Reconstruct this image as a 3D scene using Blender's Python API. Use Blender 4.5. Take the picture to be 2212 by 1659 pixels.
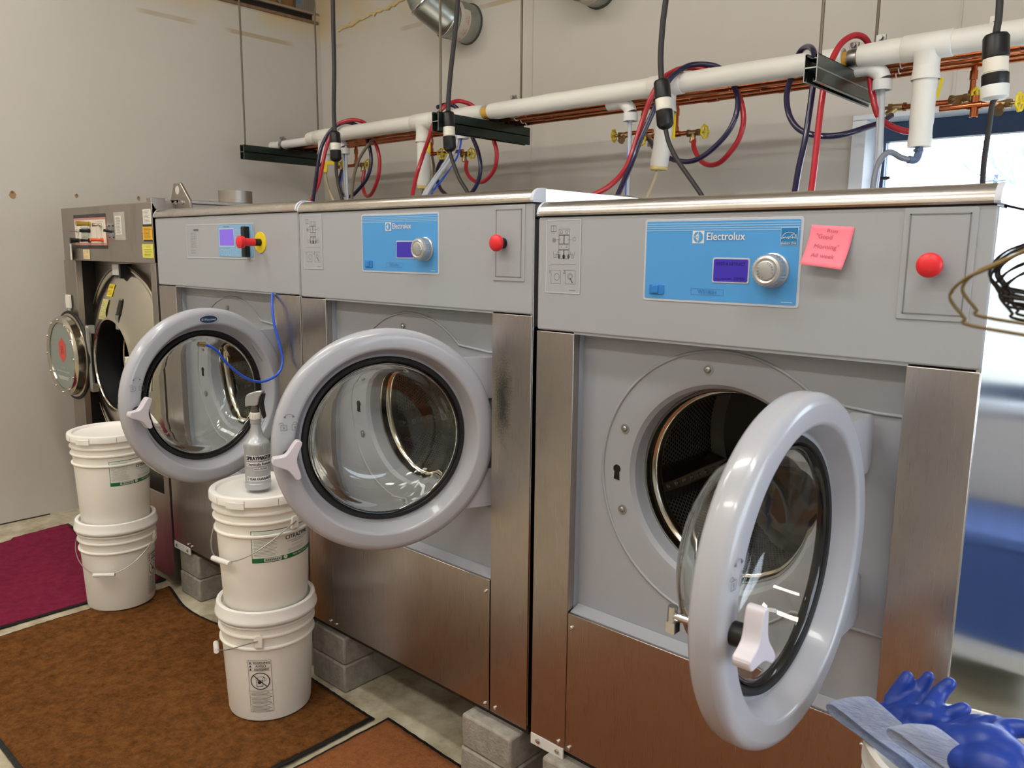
import bpy, bmesh, math, random
from mathutils import Vector, Matrix
random.seed(7)
S = bpy.context.scene
C = S.collection
PI = math.pi
for o in list(bpy.data.objects): bpy.data.objects.remove(o, do_unlink=True)

# ------------------------------------------------------------------ camera
cam = bpy.data.cameras.new('camera'); camo = bpy.data.objects.new('camera', cam); C.objects.link(camo)
cam.sensor_width = 36.0; cam.lens = 28.09; cam.clip_start = 0.02; cam.clip_end = 200
yaw, pitch, roll = 0.73471, 0.16399, 0.01039
fw = Vector((-math.sin(yaw)*math.cos(pitch), math.cos(yaw)*math.cos(pitch), -math.sin(pitch)))
rt = Vector((math.cos(yaw), math.sin(yaw), 0)); up = rt.cross(fw)
r2 = rt*math.cos(roll) + up*math.sin(roll); u2 = up*math.cos(roll) - rt*math.sin(roll)
M = Matrix((r2, u2, -fw)).transposed().to_4x4(); M.translation = Vector((1.2708, -1.4935, 1.4959))
camo.matrix_world = M
cam.dof.use_dof = True; cam.dof.focus_distance = 2.3; cam.dof.aperture_fstop = 10.0
S.camera = camo

# ------------------------------------------------------------------ exposure, sky
S.view_settings.view_transform = 'Standard'; S.view_settings.look = 'None'
S.view_settings.gamma = 1.0; S.view_settings.use_curve_mapping = False
S.view_settings.exposure = 0.1
w = bpy.data.worlds.new('sky'); S.world = w; w.use_nodes = True
bg = w.node_tree.nodes['Background']; bg.inputs[0].default_value = (0.80, 0.90, 1.0, 1); bg.inputs[1].default_value = 6.0

# ------------------------------------------------------------------ materials
def lin(c):
    return tuple((x/255/12.92 if x/255 <= .04045 else ((x/255+.055)/1.055)**2.4) for x in c) + (1.0,)
MATS = {}
def mat(name, rgb=(200, 200, 200), rough=.5, metal=0.0, noise=0.0, nscale=8.0, bump=0.0, bscale=200.0, rgb2=None, emit=0.0,
        trans=0.0, ior=1.45, alpha=1.0, coat=0.0, stretch=None, sss=0.0, spec=None):
    if name in MATS: return MATS[name]
    m = bpy.data.materials.new(name); m.use_nodes = True; MATS[name] = m
    nt = m.node_tree; b = nt.nodes['Principled BSDF']
    b.inputs['Base Color'].default_value = lin(rgb); b.inputs['Roughness'].default_value = rough
    b.inputs['Metallic'].default_value = metal; b.inputs['IOR'].default_value = ior
    b.inputs['Transmission Weight'].default_value = trans; b.inputs['Alpha'].default_value = alpha
    b.inputs['Coat Weight'].default_value = coat
    if spec is not None: b.inputs['Specular IOR Level'].default_value = spec
    if sss: b.inputs['Subsurface Weight'].default_value = sss; b.inputs['Subsurface Radius'].default_value = (.02, .015, .01)
    if emit: b.inputs['Emission Color'].default_value = lin(rgb); b.inputs['Emission Strength'].default_value = emit
    tc = None
    if noise or bump:
        tc = nt.nodes.new('ShaderNodeTexCoord'); mp = nt.nodes.new('ShaderNodeMapping')
        if stretch: mp.inputs['Scale'].default_value = stretch
        nt.links.new(tc.outputs['Object'], mp.inputs['Vector'])
    if noise:
        n = nt.nodes.new('ShaderNodeTexNoise'); n.inputs['Scale'].default_value = nscale; n.inputs['Detail'].default_value = 6
        n.inputs['Roughness'].default_value = .65
        nt.links.new(mp.outputs[0], n.inputs['Vector'])
        r = nt.nodes.new('ShaderNodeMapRange'); r.inputs[1].default_value = .3; r.inputs[2].default_value = .7
        r.inputs[3].default_value = 0; r.inputs[4].default_value = noise
        nt.links.new(n.outputs[0], r.inputs[0])
        mx = nt.nodes.new('ShaderNodeMix'); mx.data_type = 'RGBA'
        mx.inputs[6].default_value = lin(rgb); mx.inputs[7].default_value = lin(rgb2 or tuple(int(c*.6) for c in rgb))
        nt.links.new(r.outputs[0], mx.inputs[0]); nt.links.new(mx.outputs[2], b.inputs['Base Color'])
    if bump:
        n2 = nt.nodes.new('ShaderNodeTexNoise'); n2.inputs['Scale'].default_value = bscale; n2.inputs['Detail'].default_value = 4
        nt.links.new(mp.outputs[0], n2.inputs['Vector'])
        bp = nt.nodes.new('ShaderNodeBump'); bp.inputs['Strength'].default_value = bump; bp.inputs['Distance'].default_value = .002
        nt.links.new(n2.outputs[0], bp.inputs['Height']); nt.links.new(bp.outputs[0], b.inputs['Normal'])
    return m

def steel(name, rgb, rough, stain=.25, brush=(60, 60, 1.2), srgb=(70, 62, 52), aniso=.0):
    """brushed stainless: vertical or horizontal brush marks vary roughness and colour, blotchy stains dull it"""
    m = bpy.data.materials.new(name); m.use_nodes = True; MATS[name] = m
    nt = m.node_tree; b = nt.nodes['Principled BSDF']; b.inputs['Metallic'].default_value = 1
    tc = nt.nodes.new('ShaderNodeTexCoord'); mp = nt.nodes.new('ShaderNodeMapping'); mp.inputs['Scale'].default_value = brush
    nt.links.new(tc.outputs['Object'], mp.inputs['Vector'])
    n = nt.nodes.new('ShaderNodeTexNoise'); n.inputs['Scale'].default_value = 4; n.inputs['Detail'].default_value = 8
    nt.links.new(mp.outputs[0], n.inputs['Vector'])
    n2 = nt.nodes.new('ShaderNodeTexNoise'); n2.inputs['Scale'].default_value = 7; n2.inputs['Detail'].default_value = 7; n2.inputs['Roughness'].default_value = .7
    mp2 = nt.nodes.new('ShaderNodeMapping'); mp2.inputs['Scale'].default_value = (1, 1, .35)
    nt.links.new(tc.outputs['Object'], mp2.inputs['Vector']); nt.links.new(mp2.outputs[0], n2.inputs['Vector'])
    r1 = nt.nodes.new('ShaderNodeMapRange'); r1.inputs[1].default_value = .25; r1.inputs[2].default_value = .75
    r1.inputs[3].default_value = rough*.88; r1.inputs[4].default_value = rough*1.15
    nt.links.new(n.outputs[0], r1.inputs[0]); nt.links.new(r1.outputs[0], b.inputs['Roughness'])
    r2_ = nt.nodes.new('ShaderNodeMapRange'); r2_.inputs[1].default_value = .52; r2_.inputs[2].default_value = .8
    r2_.inputs[3].default_value = 0; r2_.inputs[4].default_value = stain
    nt.links.new(n2.outputs[0], r2_.inputs[0])
    mx = nt.nodes.new('ShaderNodeMix'); mx.data_type = 'RGBA'; mx.inputs[6].default_value = lin(rgb); mx.inputs[7].default_value = lin(srgb)
    nt.links.new(r2_.outputs[0], mx.inputs[0]); nt.links.new(mx.outputs[2], b.inputs['Base Color'])
    bp = nt.nodes.new('ShaderNodeBump'); bp.inputs['Strength'].default_value = .015; bp.inputs['Distance'].default_value = .001
    nt.links.new(n.outputs[0], bp.inputs['Height']); nt.links.new(bp.outputs[0], b.inputs['Normal'])
    if aniso: b.inputs['Anisotropic'].default_value = aniso
    return m

def dotted(name, rgb, dot, pitch, rad, metal=1.0, rough=.3, bumped=False):
    """sheet with a staggered grid of round holes (or bumps); pattern runs on the mesh's UV map, in metres"""
    m = bpy.data.materials.new(name); m.use_nodes = True; MATS[name] = m
    nt = m.node_tree; b = nt.nodes['Principled BSDF']; L = nt.links.new
    b.inputs['Roughness'].default_value = rough; b.inputs['Metallic'].default_value = metal
    uv = nt.nodes.new('ShaderNodeUVMap'); sp = nt.nodes.new('ShaderNodeSeparateXYZ'); L(uv.outputs[0], sp.inputs[0])
    def mth(op, a, c=None, d=None):
        n = nt.nodes.new('ShaderNodeMath'); n.operation = op
        for i, x in enumerate((a, c, d)):
            if x is None: continue
            if isinstance(x, (int, float)): n.inputs[i].default_value = x
            else: L(x, n.inputs[i])
        return n.outputs[0]
    v = mth('DIVIDE', sp.outputs[1], pitch*.866); row = mth('FLOOR', v)
    u = mth('ADD', mth('DIVIDE', sp.outputs[0], pitch), mth('MULTIPLY', row, .5))
    fu = mth('SUBTRACT', mth('FRACT', u), .5); fv = mth('MULTIPLY', mth('SUBTRACT', mth('FRACT', v), .5), .866)
    d = mth('SQRT', mth('ADD', mth('MULTIPLY', fu, fu), mth('MULTIPLY', fv, fv)))
    rr = nt.nodes.new('ShaderNodeMapRange'); rr.inputs[1].default_value = rad/pitch*1.08; rr.inputs[2].default_value = rad/pitch*.92
    L(d, rr.inputs[0])
    mx = nt.nodes.new('ShaderNodeMix'); mx.data_type = 'RGBA'; mx.inputs[6].default_value = lin(rgb); mx.inputs[7].default_value = lin(dot)
    L(rr.outputs[0], mx.inputs[0]); L(mx.outputs[2], b.inputs['Base Color'])
    bp = nt.nodes.new('ShaderNodeBump'); bp.inputs['Strength'].default_value = .7; bp.inputs['Distance'].default_value = .003
    bp.invert = not bumped
    L(rr.outputs[0], bp.inputs['Height']); L(bp.outputs[0], b.inputs['Normal'])
    return m

grey = mat('grey_plastic', (160, 163, 168), .32, bump=.03, bscale=350)
doorgrey = mat('door_grey_plastic', (172, 174, 182), .24, coat=.25)
panelgrey = mat('panel_grey', (152, 155, 162), .42)
handlem = mat('handle_plastic', (205, 200, 208), .35)
black = mat('black_plastic', (18, 18, 20), .4)
blackr = mat('black_rubber', (16, 16, 19), .55)
darkm = mat('dark_void', (8, 8, 9), .8)
white = mat('white_plastic', (228, 227, 222), .45)
whitep = mat('white_paint', (222, 222, 220), .5)
red = mat('red_plastic', (222, 40, 48), .4)
yellow = mat('yellow_plastic', (232, 205, 30), .45)
blue = mat('panel_blue', (76, 152, 216), .38)
bluel = mat('panel_blue_light', (128, 180, 225), .38)
lblue = mat('keypad_blue', (128, 176, 214), .4)
lcd = mat('lcd_violet', (52, 38, 150), .2, emit=.35)
lcd2 = mat('lcd_violet_light', (118, 92, 205), .25, emit=.35)
lcdink = mat('lcd_ink', (20, 12, 74), .4)
ink = mat('ink_grey', (98, 100, 106), .6)
inkd = mat('ink_dark', (40, 40, 42), .6)
steelv = steel('stainless_vertical', (176, 169, 165), .29, stain=.22, brush=(220, 220, 2))
steelh = steel('stainless_lid', (194, 190, 186), .26, stain=.25, brush=(2, 220, 220))
steels = steel('stainless_side', (196, 198, 202), .15, stain=.12)
steeld = steel('stainless_dryer', (168, 161, 154), .40, stain=.3, brush=(220, 220, 2))
steelp = steel('stainless_polished', (200, 194, 180), .15, stain=.15)
chrome = mat('chrome', (205, 205, 205), .15, 1)
zinc = mat('zinc', (170, 172, 172), .35, 1)
galv = mat('galvanised', (172, 178, 172), .3, 1, noise=.5, nscale=9, rgb2=(130, 138, 134))
drumm = dotted('drum_sheet', (176, 172, 168), (12, 12, 12), .0125, .0038, .9, .42)
drumd = dotted('dryer_drum_sheet', (26, 25, 24), (190, 190, 185), .026, .005, .4, .35, True)
drumb = mat('drum_back', (112, 106, 100), .42, .9)
glass = mat('door_glass', (238, 242, 240), .0, trans=1, ior=1.45)
glassw = mat('window_glass', (250, 252, 255), .0, trans=1, ior=1.1)
copper = mat('copper', (206, 122, 78), .22, 1, noise=.7, nscale=12, rgb2=(120, 64, 40))
brass = mat('brass', (170, 148, 110), .35, 1)
insul = mat('pipe_jacket', (226, 225, 219), .42, noise=.15, nscale=5, rgb2=(205, 203, 195), bump=.15, bscale=60)
pvc = mat('white_pvc', (222, 223, 222), .35)
foam = mat('insulation_foam', (214, 196, 132), .9)
hred = mat('red_hose', (176, 34, 48), .3, coat=.3)
hblue = mat('navy_hose', (34, 30, 66), .25, coat=.3)
hbrown = mat('brown_hose', (112, 98, 82), .4)
htan = mat('tan_hose', (182, 168, 142), .4)
clear = mat('clear_tube', (206, 214, 224), .2, alpha=.75)
bluetube = mat('blue_tube', (28, 84, 214), .3, coat=.3)
cordm = mat('cord_rubber', (48, 46, 46), .5)
strutm = mat('strut_green', (22, 42, 36), .3, .35, coat=.3)
strutz = mat('strut_galvanised', (130, 150, 150), .2, 1)
rod = mat('threaded_rod', (120, 112, 98), .5, .8, bump=.5, bscale=400)
bucketm = mat('bucket_plastic', (240, 237, 229), .45, sss=.25)
lidm = mat('bucket_lid_plastic', (240, 238, 233), .42, sss=.15)
labelw = mat('label_paper', (226, 226, 218), .5)
green = mat('label_green', (18, 112, 62), .5)
block = mat('concrete_block_grey', (166, 161, 152), .95, noise=.6, nscale=30, rgb2=(104, 100, 94), bump=1.0, bscale=160)
wire = mat('hanger_brass_wire', (120, 104, 70), .35, .9)
wireb = mat('hanger_black_wire', (30, 27, 24), .35, .6)
glove = mat('blue_glove_rubber', (28, 62, 158), .38, noise=.4, nscale=12, rgb2=(20, 46, 122), bump=.25, bscale=25)
cuffm = mat('knit_cuff', (166, 176, 200), .95, noise=.8, nscale=30, rgb2=(124, 140, 182), bump=.8, bscale=60, stretch=(1, 6, 6))
pink = mat('pink_paper', (250, 130, 148), .8)
pen = mat('pen_line', (176, 92, 118), .8)
silver = mat('silver_bottle', (178, 182, 186), .32, .3)

# ------------------------------------------------------------------ mesh builder
def frame(ax):
    a = Vector(ax).normalized(); t = Vector((0, 0, 1)) if abs(a.z) < .9 else Vector((1, 0, 0))
    u = t.cross(a).normalized(); v = a.cross(u); return u, v, a
class MB:
    def __init__(s): s.v = []; s.f = []; s.m = []; s.uv = {}
    def add(s, vs, fs, mi=0, uvs=None):
        b = len(s.v); s.v += [Vector(p) for p in vs]
        for k, f in enumerate(fs):
            if uvs: s.uv[len(s.f)] = uvs[k]
            s.f.append([b+i for i in f]); s.m.append(mi)
        return s
    def box(s, x0, x1, y0, y1, z0, z1, mi=0):
        v = [(x, y, z) for z in (z0, z1) for y in (y0, y1) for x in (x0, x1)]
        return s.add(v, [(0, 2, 3, 1), (4, 5, 7, 6), (0, 1, 5, 4), (2, 6, 7, 3), (0, 4, 6, 2), (1, 3, 7, 5)], mi)
    def hexa(s, b, t, mi=0):
        return s.add(list(b)+list(t), [(3, 2, 1, 0), (4, 5, 6, 7), (0, 1, 5, 4), (1, 2, 6, 5), (2, 3, 7, 6), (3, 0, 4, 7)], mi)
    def tube(s, pts, r, n=10, caps=True, closed=False, mi=0, flat=1.0):
        P = [Vector(p) for p in pts]; N = len(P); R = r if isinstance(r, (list, tuple)) else [r]*N
        T = []
        for i in range(N):
            a = P[(i-1) % N] if (i or closed) else P[0]; b = P[(i+1) % N] if (i < N-1 or closed) else P[-1]
            T.append((b-a).normalized() if (b-a).length > 1e-9 else Vector((0, 0, 1)))
        u, v, _ = frame(T[0]); vs = []
        for i in range(N):
            if i:
                q = T[i-1].rotation_difference(T[i]); u = q @ u; v = q @ v
            for k in range(n):
                a = 2*PI*k/n; vs.append(P[i] + u*math.cos(a)*R[i] + v*math.sin(a)*R[i]*flat)
        fs = []
        for i in range(N if closed else N-1):
            j = (i+1) % N
            for k in range(n): fs.append((i*n+k, i*n+(k+1) % n, j*n+(k+1) % n, j*n+k))
        if caps and not closed: fs += [tuple(reversed(range(n))), tuple(range((N-1)*n, N*n))]
        return s.add(vs, fs, mi)
    def cyl(s, a, b, r, r1=None, n=24, mi=0, caps=True):
        return s.tube([a, b], [r, r if r1 is None else r1], n, caps, mi=mi)
    def lathe(s, prof, o, ax, n=48, mi=0, uv=False, mis=None, a0=0, a1=2*PI):
        u, v, a = frame(ax); o = Vector(o); full = abs(a1-a0-2*PI) < 1e-6; K = n if full else n+1; vs = []
        for r, h in prof:
            for k in range(K):
                t = a0+(a1-a0)*k/n; vs.append(o + a*h + (u*math.cos(t)+v*math.sin(t))*max(r, 1e-5))
        L = [0]
        for i in range(1, len(prof)): L.append(L[-1]+math.dist(prof[i], prof[i-1]))
        for i in range(len(prof)-1):
            fs = []; us = []
            R = max(prof[i][0], prof[i+1][0])
            for k in range(n):
                k2 = (k+1) % K; fs.append((i*K+k, i*K+k2, (i+1)*K+k2, (i+1)*K+k))
                us.append([((k)*2*PI/n*R, L[i]), ((k+1)*2*PI/n*R, L[i]), ((k+1)*2*PI/n*R, L[i+1]), (k*2*PI/n*R, L[i+1])])
            b = len(s.v)
            if i == 0: s.v += vs; base = b
            for q, f in enumerate(fs):
                if uv: s.uv[len(s.f)] = us[q]
                s.f.append([base+x for x in f]); s.m.append(mis[i] if mis else mi)
        return s
    def prism(s, out, fn, d0, d1, mi=0):
        n = len(out); vs = [fn(a, b, d0) for a, b in out] + [fn(a, b, d1) for a, b in out]
        return s.add(vs, [tuple(reversed(range(n))), tuple(range(n, 2*n))] + [(i, (i+1) % n, n+(i+1) % n, n+i) for i in range(n)], mi)
    def ball(s, c, r, mi=0, n=12, sc=(1, 1, 1)):
        c = Vector(c); vs = []; fs = []
        for i in range(n+1):
            for k in range(2*n):
                a = PI*i/n; b = PI*k/n
                vs.append(c + Vector((math.sin(a)*math.cos(b)*sc[0], math.sin(a)*math.sin(b)*sc[1], math.cos(a)*sc[2]))*r)
        for i in range(n):
            for k in range(2*n): fs.append((i*2*n+k, (i+1)*2*n+k, (i+1)*2*n+(k+1) % (2*n), i*2*n+(k+1) % (2*n)))
        return s.add(vs, fs, mi)
    def build(s, name, mats, parent=None, bevel=0, seg=2, smooth=40, raw=False, fix=True):
        me = bpy.data.meshes.new(name)
        off = Vector((0, 0, 0))
        if parent is not None and not raw:
            p = parent
            while p is not None: off += p.location; p = p.parent
        elif parent is None and not raw:
            xs = [v.x for v in s.v]; ys = [v.y for v in s.v]; zs = [v.z for v in s.v]
            off = Vector(((min(xs)+max(xs))/2, (min(ys)+max(ys))/2, min(zs)))
        me.from_pydata([v-off for v in s.v], [], s.f)
        for m in (mats if isinstance(mats, (list, tuple)) else [mats]): me.materials.append(m)
        me.polygons.foreach_set('material_index', s.m)
        if s.uv:
            lay = me.uv_layers.new(name='UVMap')
            for i, p in enumerate(me.polygons):
                if i in s.uv:
                    for li, q in zip(p.loop_indices, s.uv[i]): lay.data[li].uv = q
        if fix:
            bm = bmesh.new(); bm.from_mesh(me); bmesh.ops.remove_doubles(bm, verts=bm.verts, dist=1e-6)
            bmesh.ops.recalc_face_normals(bm, faces=bm.faces); bm.to_mesh(me); bm.free()
        me.shade_smooth(); me.set_sharp_from_angle(angle=math.radians(smooth))
        o = bpy.data.objects.new(name, me); C.objects.link(o)
        if parent is not None: o.parent = parent
        elif not raw: o.location = off
        if bevel:
            b = o.modifiers.new('bevel', 'BEVEL'); b.width = bevel; b.segments = seg; b.limit_method = 'ANGLE'; b.angle_limit = math.radians(35)
        return o
def tag(o, label=None, cat=None, group=None, kind=None):
    if label: o['label'] = label
    if cat: o['category'] = cat
    if group: o['group'] = group
    if kind: o['kind'] = kind
    return o
def thing(name, loc, label, cat, group=None):
    o = bpy.data.objects.new(name, None); o.empty_display_size = .05; C.objects.link(o); o.location = loc
    return tag(o, label, cat, group)
def copy_tree(o, parent=None):
    c = o.copy(); C.objects.link(c)
    if parent is not None: c.parent = parent
    for ch in list(o.children): copy_tree(ch, c)
    return c
def spline(pts, n=8):
    P = [Vector(p) for p in pts]; P = [P[0]*2-P[1]] + P + [P[-1]*2-P[-2]]; out = []
    for i in range(1, len(P)-2):
        a, b, c, d = P[i-1:i+3]
        for k in range(n):
            t = k/n
            out.append(.5*((2*b)+(c-a)*t+(2*a-5*b+4*c-d)*t*t+(3*b-a-3*c+d)*t**3))
    out.append(P[-2]); return out
def rrect(u0, v0, u1, v1, r=.004, n=4):
    out = []
    for cu, cv, a0 in ((u1-r, v1-r, 0), (u0+r, v1-r, PI/2), (u0+r, v0+r, PI), (u1-r, v0+r, 1.5*PI)):
        for k in range(n+1):
            a = a0+PI/2*k/n; out.append((cu+r*math.cos(a), cv+r*math.sin(a)))
    return out

# flat artwork (printing, stickers) drawn in u,v and mapped on a surface; each ink has its own material slot
TXT = {}
def glyphs(t):
    if t not in TXT:
        cu = bpy.data.curves.new('t', 'FONT'); cu.body = t; cu.size = 1; cu.resolution_u = 3
        o = bpy.data.objects.new('t', cu); C.objects.link(o); bpy.context.view_layer.update()
        me = o.evaluated_get(bpy.context.evaluated_depsgraph_get()).to_mesh()
        vs = [tuple(v.co) for v in me.vertices]; fs = [tuple(p.vertices) for p in me.polygons]
        C.objects.unlink(o); bpy.data.objects.remove(o); bpy.data.curves.remove(cu)
        TXT[t] = (vs, fs)
    return TXT[t]
class Art:
    def __init__(s, fn, mats): s.fn = fn; s.mats = mats; s.mb = MB()
    def poly(s, pts, m, d=.0004): s.mb.add([s.fn(u, v, d) for u, v in pts], [tuple(range(len(pts)))], m); return s
    def rect(s, u0, v0, u1, v1, m, d=.0004, n=1):
        n = max(n, int(abs(u1-u0)/.012)+1) if getattr(s, 'wrap', False) else n
        for i in range(n):
            a = u0+(u1-u0)*i/n; b = u0+(u1-u0)*(i+1)/n
            s.poly([(a, v0), (b, v0), (b, v1), (a, v1)], m, d)
        return s
    def frame(s, u0, v0, u1, v1, t, m, d=.0008, n=1):
        s.rect(u0, v0, u1, v0+t, m, d, n); s.rect(u0, v1-t, u1, v1, m, d, n); s.rect(u0, v0+t, u0+t, v1-t, m, d); s.rect(u1-t, v0+t, u1, v1-t, m, d); return s
    def line(s, pts, t, m, d=.0008):
        if getattr(s, 'wrap', False):
            q = [pts[0]]
            for (a, b), (c, e) in zip(pts, pts[1:]):
                n = int(abs(c-a)/.010)+1; q += [(a+(c-a)*k/n, b+(e-b)*k/n) for k in range(1, n+1)]
            pts = q
        for (a, b), (c, e) in zip(pts, pts[1:]):
            L = math.hypot(c-a, e-b) or 1; nx, ny = -(e-b)/L*t/2, (c-a)/L*t/2
            s.poly([(a+nx, b+ny), (a-nx, b-ny), (c-nx, e-ny), (c+nx, e+ny)], m, d)
        return s
    def ring(s, u, v, r, t, m, d=.0008, a0=0, a1=360, n=24):
        return s.line([(u+r*math.cos(math.radians(a0+(a1-a0)*i/n)), v+r*math.sin(math.radians(a0+(a1-a0)*i/n))) for i in range(n+1)], t, m, d)
    def disc(s, u, v, r, m, d=.0008, n=24, sv=1): return s.poly([(u+r*math.cos(2*PI*i/n), v+r*sv*math.sin(2*PI*i/n)) for i in range(n)], m, d)
    def text(s, t, u, v, h, m, w=None, al='c', d=.0012, rot=0, bold=0, curve=0):
        vs, fs = glyphs(t)
        if not vs: return s
        x0 = min(p[0] for p in vs); x1 = max(p[0] for p in vs); k = h/.7
        kx = (w/(x1-x0)) if w else k; W_ = (x1-x0)*kx
        o = {'c': -W_/2, 'l': 0, 'r': -W_}[al]; cr, sr = math.cos(rot), math.sin(rot)
        for bi, b in enumerate((0,) if not bold else (-bold, 0, bold)):
            q = []; dd = d+.00012*bi
            for p in vs:
                a = (p[0]-x0)*kx+o+b; c_ = p[1]*k+curve*a*a; q.append(s.fn(u+a*cr-c_*sr, v+a*sr+c_*cr, dd))
            s.mb.add(q, fs, m)
        return s
    def lines(s, u0, v0, u1, v1, n, m, t=.0006, d=.0008, rag=.25):
        for i in range(n):
            v = v1-(v1-v0)*(i+.5)/n; s.rect(u0, v-t/2, u1-(u1-u0)*rag*random.random(), v+t/2, m, d)
        return s
    def build(s, name, parent, label=None):
        o = s.mb.build(name, s.mats, parent, smooth=20, fix=False, raw=getattr(s, 'raw', False))
        if label: o['label'] = label
        return o
def front(y0): return lambda u, v, d: Vector((u, y0-d, v))

# ------------------------------------------------------------------ the room
XL, YB, XR, YF, ZT = -3.58, 1.89, 3.3, -3.6, 3.9
def wall_mat(name, rgb, stripe=True, rgb2=None):
    m = mat(name, rgb, .62, noise=.35, nscale=1.3, rgb2=rgb2 or tuple(c-12 for c in rgb), bump=.25, bscale=18)
    nt = m.node_tree; b = nt.nodes['Principled BSDF']; L = nt.links.new
    src = b.inputs['Base Color'].links[0].from_socket
    g = nt.nodes.new('ShaderNodeNewGeometry'); sp = nt.nodes.new('ShaderNodeSeparateXYZ'); L(g.outputs['Position'], sp.inputs[0])
    def band(z0, z1, soft):
        a = nt.nodes.new('ShaderNodeMapRange'); a.inputs[1].default_value = z0; a.inputs[2].default_value = z0+soft; L(sp.outputs[2], a.inputs[0])
        c = nt.nodes.new('ShaderNodeMapRange'); c.inputs[1].default_value = z1; c.inputs[2].default_value = z1-soft; L(sp.outputs[2], c.inputs[0])
        q = nt.nodes.new('ShaderNodeMath'); q.operation = 'MULTIPLY'; L(a.outputs[0], q.inputs[0]); L(c.outputs[0], q.inputs[1]); return q.outputs[0]
    n = nt.nodes.new('ShaderNodeTexNoise'); n.inputs['Scale'].default_value = 1.7; n.inputs['Detail'].default_value = 2; L(g.outputs['Position'], n.inputs['Vector'])
    r = nt.nodes.new('ShaderNodeMapRange'); r.inputs[1].default_value = .42; r.inputs[2].default_value = .5; L(n.outputs[0], r.inputs[0])
    k = nt.nodes.new('ShaderNodeMath'); k.operation = 'MULTIPLY'; L(band(2.823, 2.853, .004), k.inputs[0]); L(r.outputs[0], k.inputs[1])
    k2 = nt.nodes.new('ShaderNodeMath'); k2.operation = 'MULTIPLY'; L(k.outputs[0], k2.inputs[0]); k2.inputs[1].default_value = .75
    mx = nt.nodes.new('ShaderNodeMix'); mx.data_type = 'RGBA'; mx.inputs[7].default_value = lin((176, 156, 122)); L(src, mx.inputs[6]); L(k2.outputs[0], mx.inputs[0])
    n3 = nt.nodes.new('ShaderNodeTexNoise'); n3.inputs['Scale'].default_value = 2.6; L(g.outputs['Position'], n3.inputs['Vector'])
    up_ = nt.nodes.new('ShaderNodeMapRange'); up_.inputs[1].default_value = 2.84; up_.inputs[2].default_value = 3.02; L(sp.outputs[2], up_.inputs[0])
    k3 = nt.nodes.new('ShaderNodeMath'); k3.operation = 'MULTIPLY'; L(up_.outputs[0], k3.inputs[0])
    r3 = nt.nodes.new('ShaderNodeMapRange'); r3.inputs[1].default_value = .35; r3.inputs[2].default_value = .7; r3.inputs[4].default_value = 1.0; L(n3.outputs[0], r3.inputs[0]); L(r3.outputs[0], k3.inputs[1])
    mx2 = nt.nodes.new('ShaderNodeMix'); mx2.data_type = 'RGBA'; mx2.inputs[7].default_value = lin((206, 180, 122)); L(mx.outputs[2], mx2.inputs[6]); L(k3.outputs[0], mx2.inputs[0])
    L(mx2.outputs[2], b.inputs['Base Color'])
    return m
wm = wall_mat('wall_paint', (202, 198, 190))
def st(o): o['kind'] = 'structure'; return o
fl = mat('concrete_floor', (220, 212, 190), .45, noise=1.0, nscale=7, rgb2=(134, 122, 92), bump=.35, bscale=30)
st(MB().box(XL-.2, XR+.2, YF-.2, YB+.2, -.12, 0).build('floor', fl))
st(MB().box(XL-.2, XR+.2, YF-.2, YB+.2, ZT, ZT+.1).build('ceiling', mat('ceiling_white', (214, 210, 200), .9)))
st(MB().box(XL-.15, XL, YF, YB, 0, 3.0).box(XL-.15, XL, YF, .80, 3.0, ZT).box(XL-.15, XL, 1.84, YB, 3.0, 3.06).build('wall_left', wm))
# back wall with the window opening
WX0, WX1, WZ0, WZ1 = .045, 2.6, .93, 2.045
b = MB(); b.box(XL-.15, WX0, YB, YB+.16, 0, ZT); b.box(WX1, XR+.15, YB, YB+.16, 0, ZT); b.box(WX0, WX1, YB, YB+.16, 0, WZ0); b.box(WX0, WX1, YB, YB+.16, WZ1, ZT)
st(b.build('wall_back', wm))
st(MB().box(XL-.15, XR+.15, YF-.15, YF, 0, ZT).build('wall_front', wm))
RZ0, RZ1 = .95, 2.2
b = MB(); b.box(XR, XR+.15, YF, -1.2, 0, ZT); b.box(XR, XR+.15, 1.3, YB, 0, ZT); b.box(XR, XR+.15, -1.2, 1.3, 0, RZ0); b.box(XR, XR+.15, -1.2, 1.3, RZ1, ZT)
st(b.build('wall_right', wall_mat('wall_paint_right', (206, 208, 210))))
def window(name, ax, a0, a1, z0, z1, y, nm):
    """aluminium frame set near the outer face of the wall; glass pane between"""
    fm = mat('window_frame_dark', (58, 78, 108), .35, .3)
    t = thing(name, (0, 0, 0), None, None); t['kind'] = 'structure'; del_ = .035
    def bx(b, p0, p1, q0, q1, zz0, zz1): return b.box(p0, p1, q0, q1, zz0, zz1) if ax == 'x' else b.box(q0, q1, p0, p1, zz0, zz1)
    b = MB(); bx(b, a0, a1, y, y+.05, z1-.075, z1); bx(b, a0, a1, y, y+.05, z0, z0+.06)
    for c in (a0, a1-.04): bx(b, c, c+.04, y, y+.05, z0+.06, z1-.075)
    b.build('window_frame', fm, t, bevel=.003)
    bx(MB(), a0+.04, a1-.04, y+.02, y+.026, z0+.06, z1-.075).build('pane', glassw, t)
    return t
t1 = window('window_1', 'x', WX0+.055, WX1-.05, WZ0+.03, WZ1-.02, YB+.11, 'back')
b = MB(); b.box(WX0, WX0+.055, YB-.012, YB+.16, WZ0+.031, WZ1-.021); b.box(WX1-.05, WX1, YB-.012, YB+.16, WZ0+.031, WZ1-.021); b.box(WX0, WX1, YB-.012, YB+.16, WZ1-.02, WZ1); b.box(WX0, WX1, YB-.03, YB+.16, WZ0, WZ0+.03)
st(b.build('window_casing', mat('casing_white', (226, 232, 238), .5), t1, bevel=.002))
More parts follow.
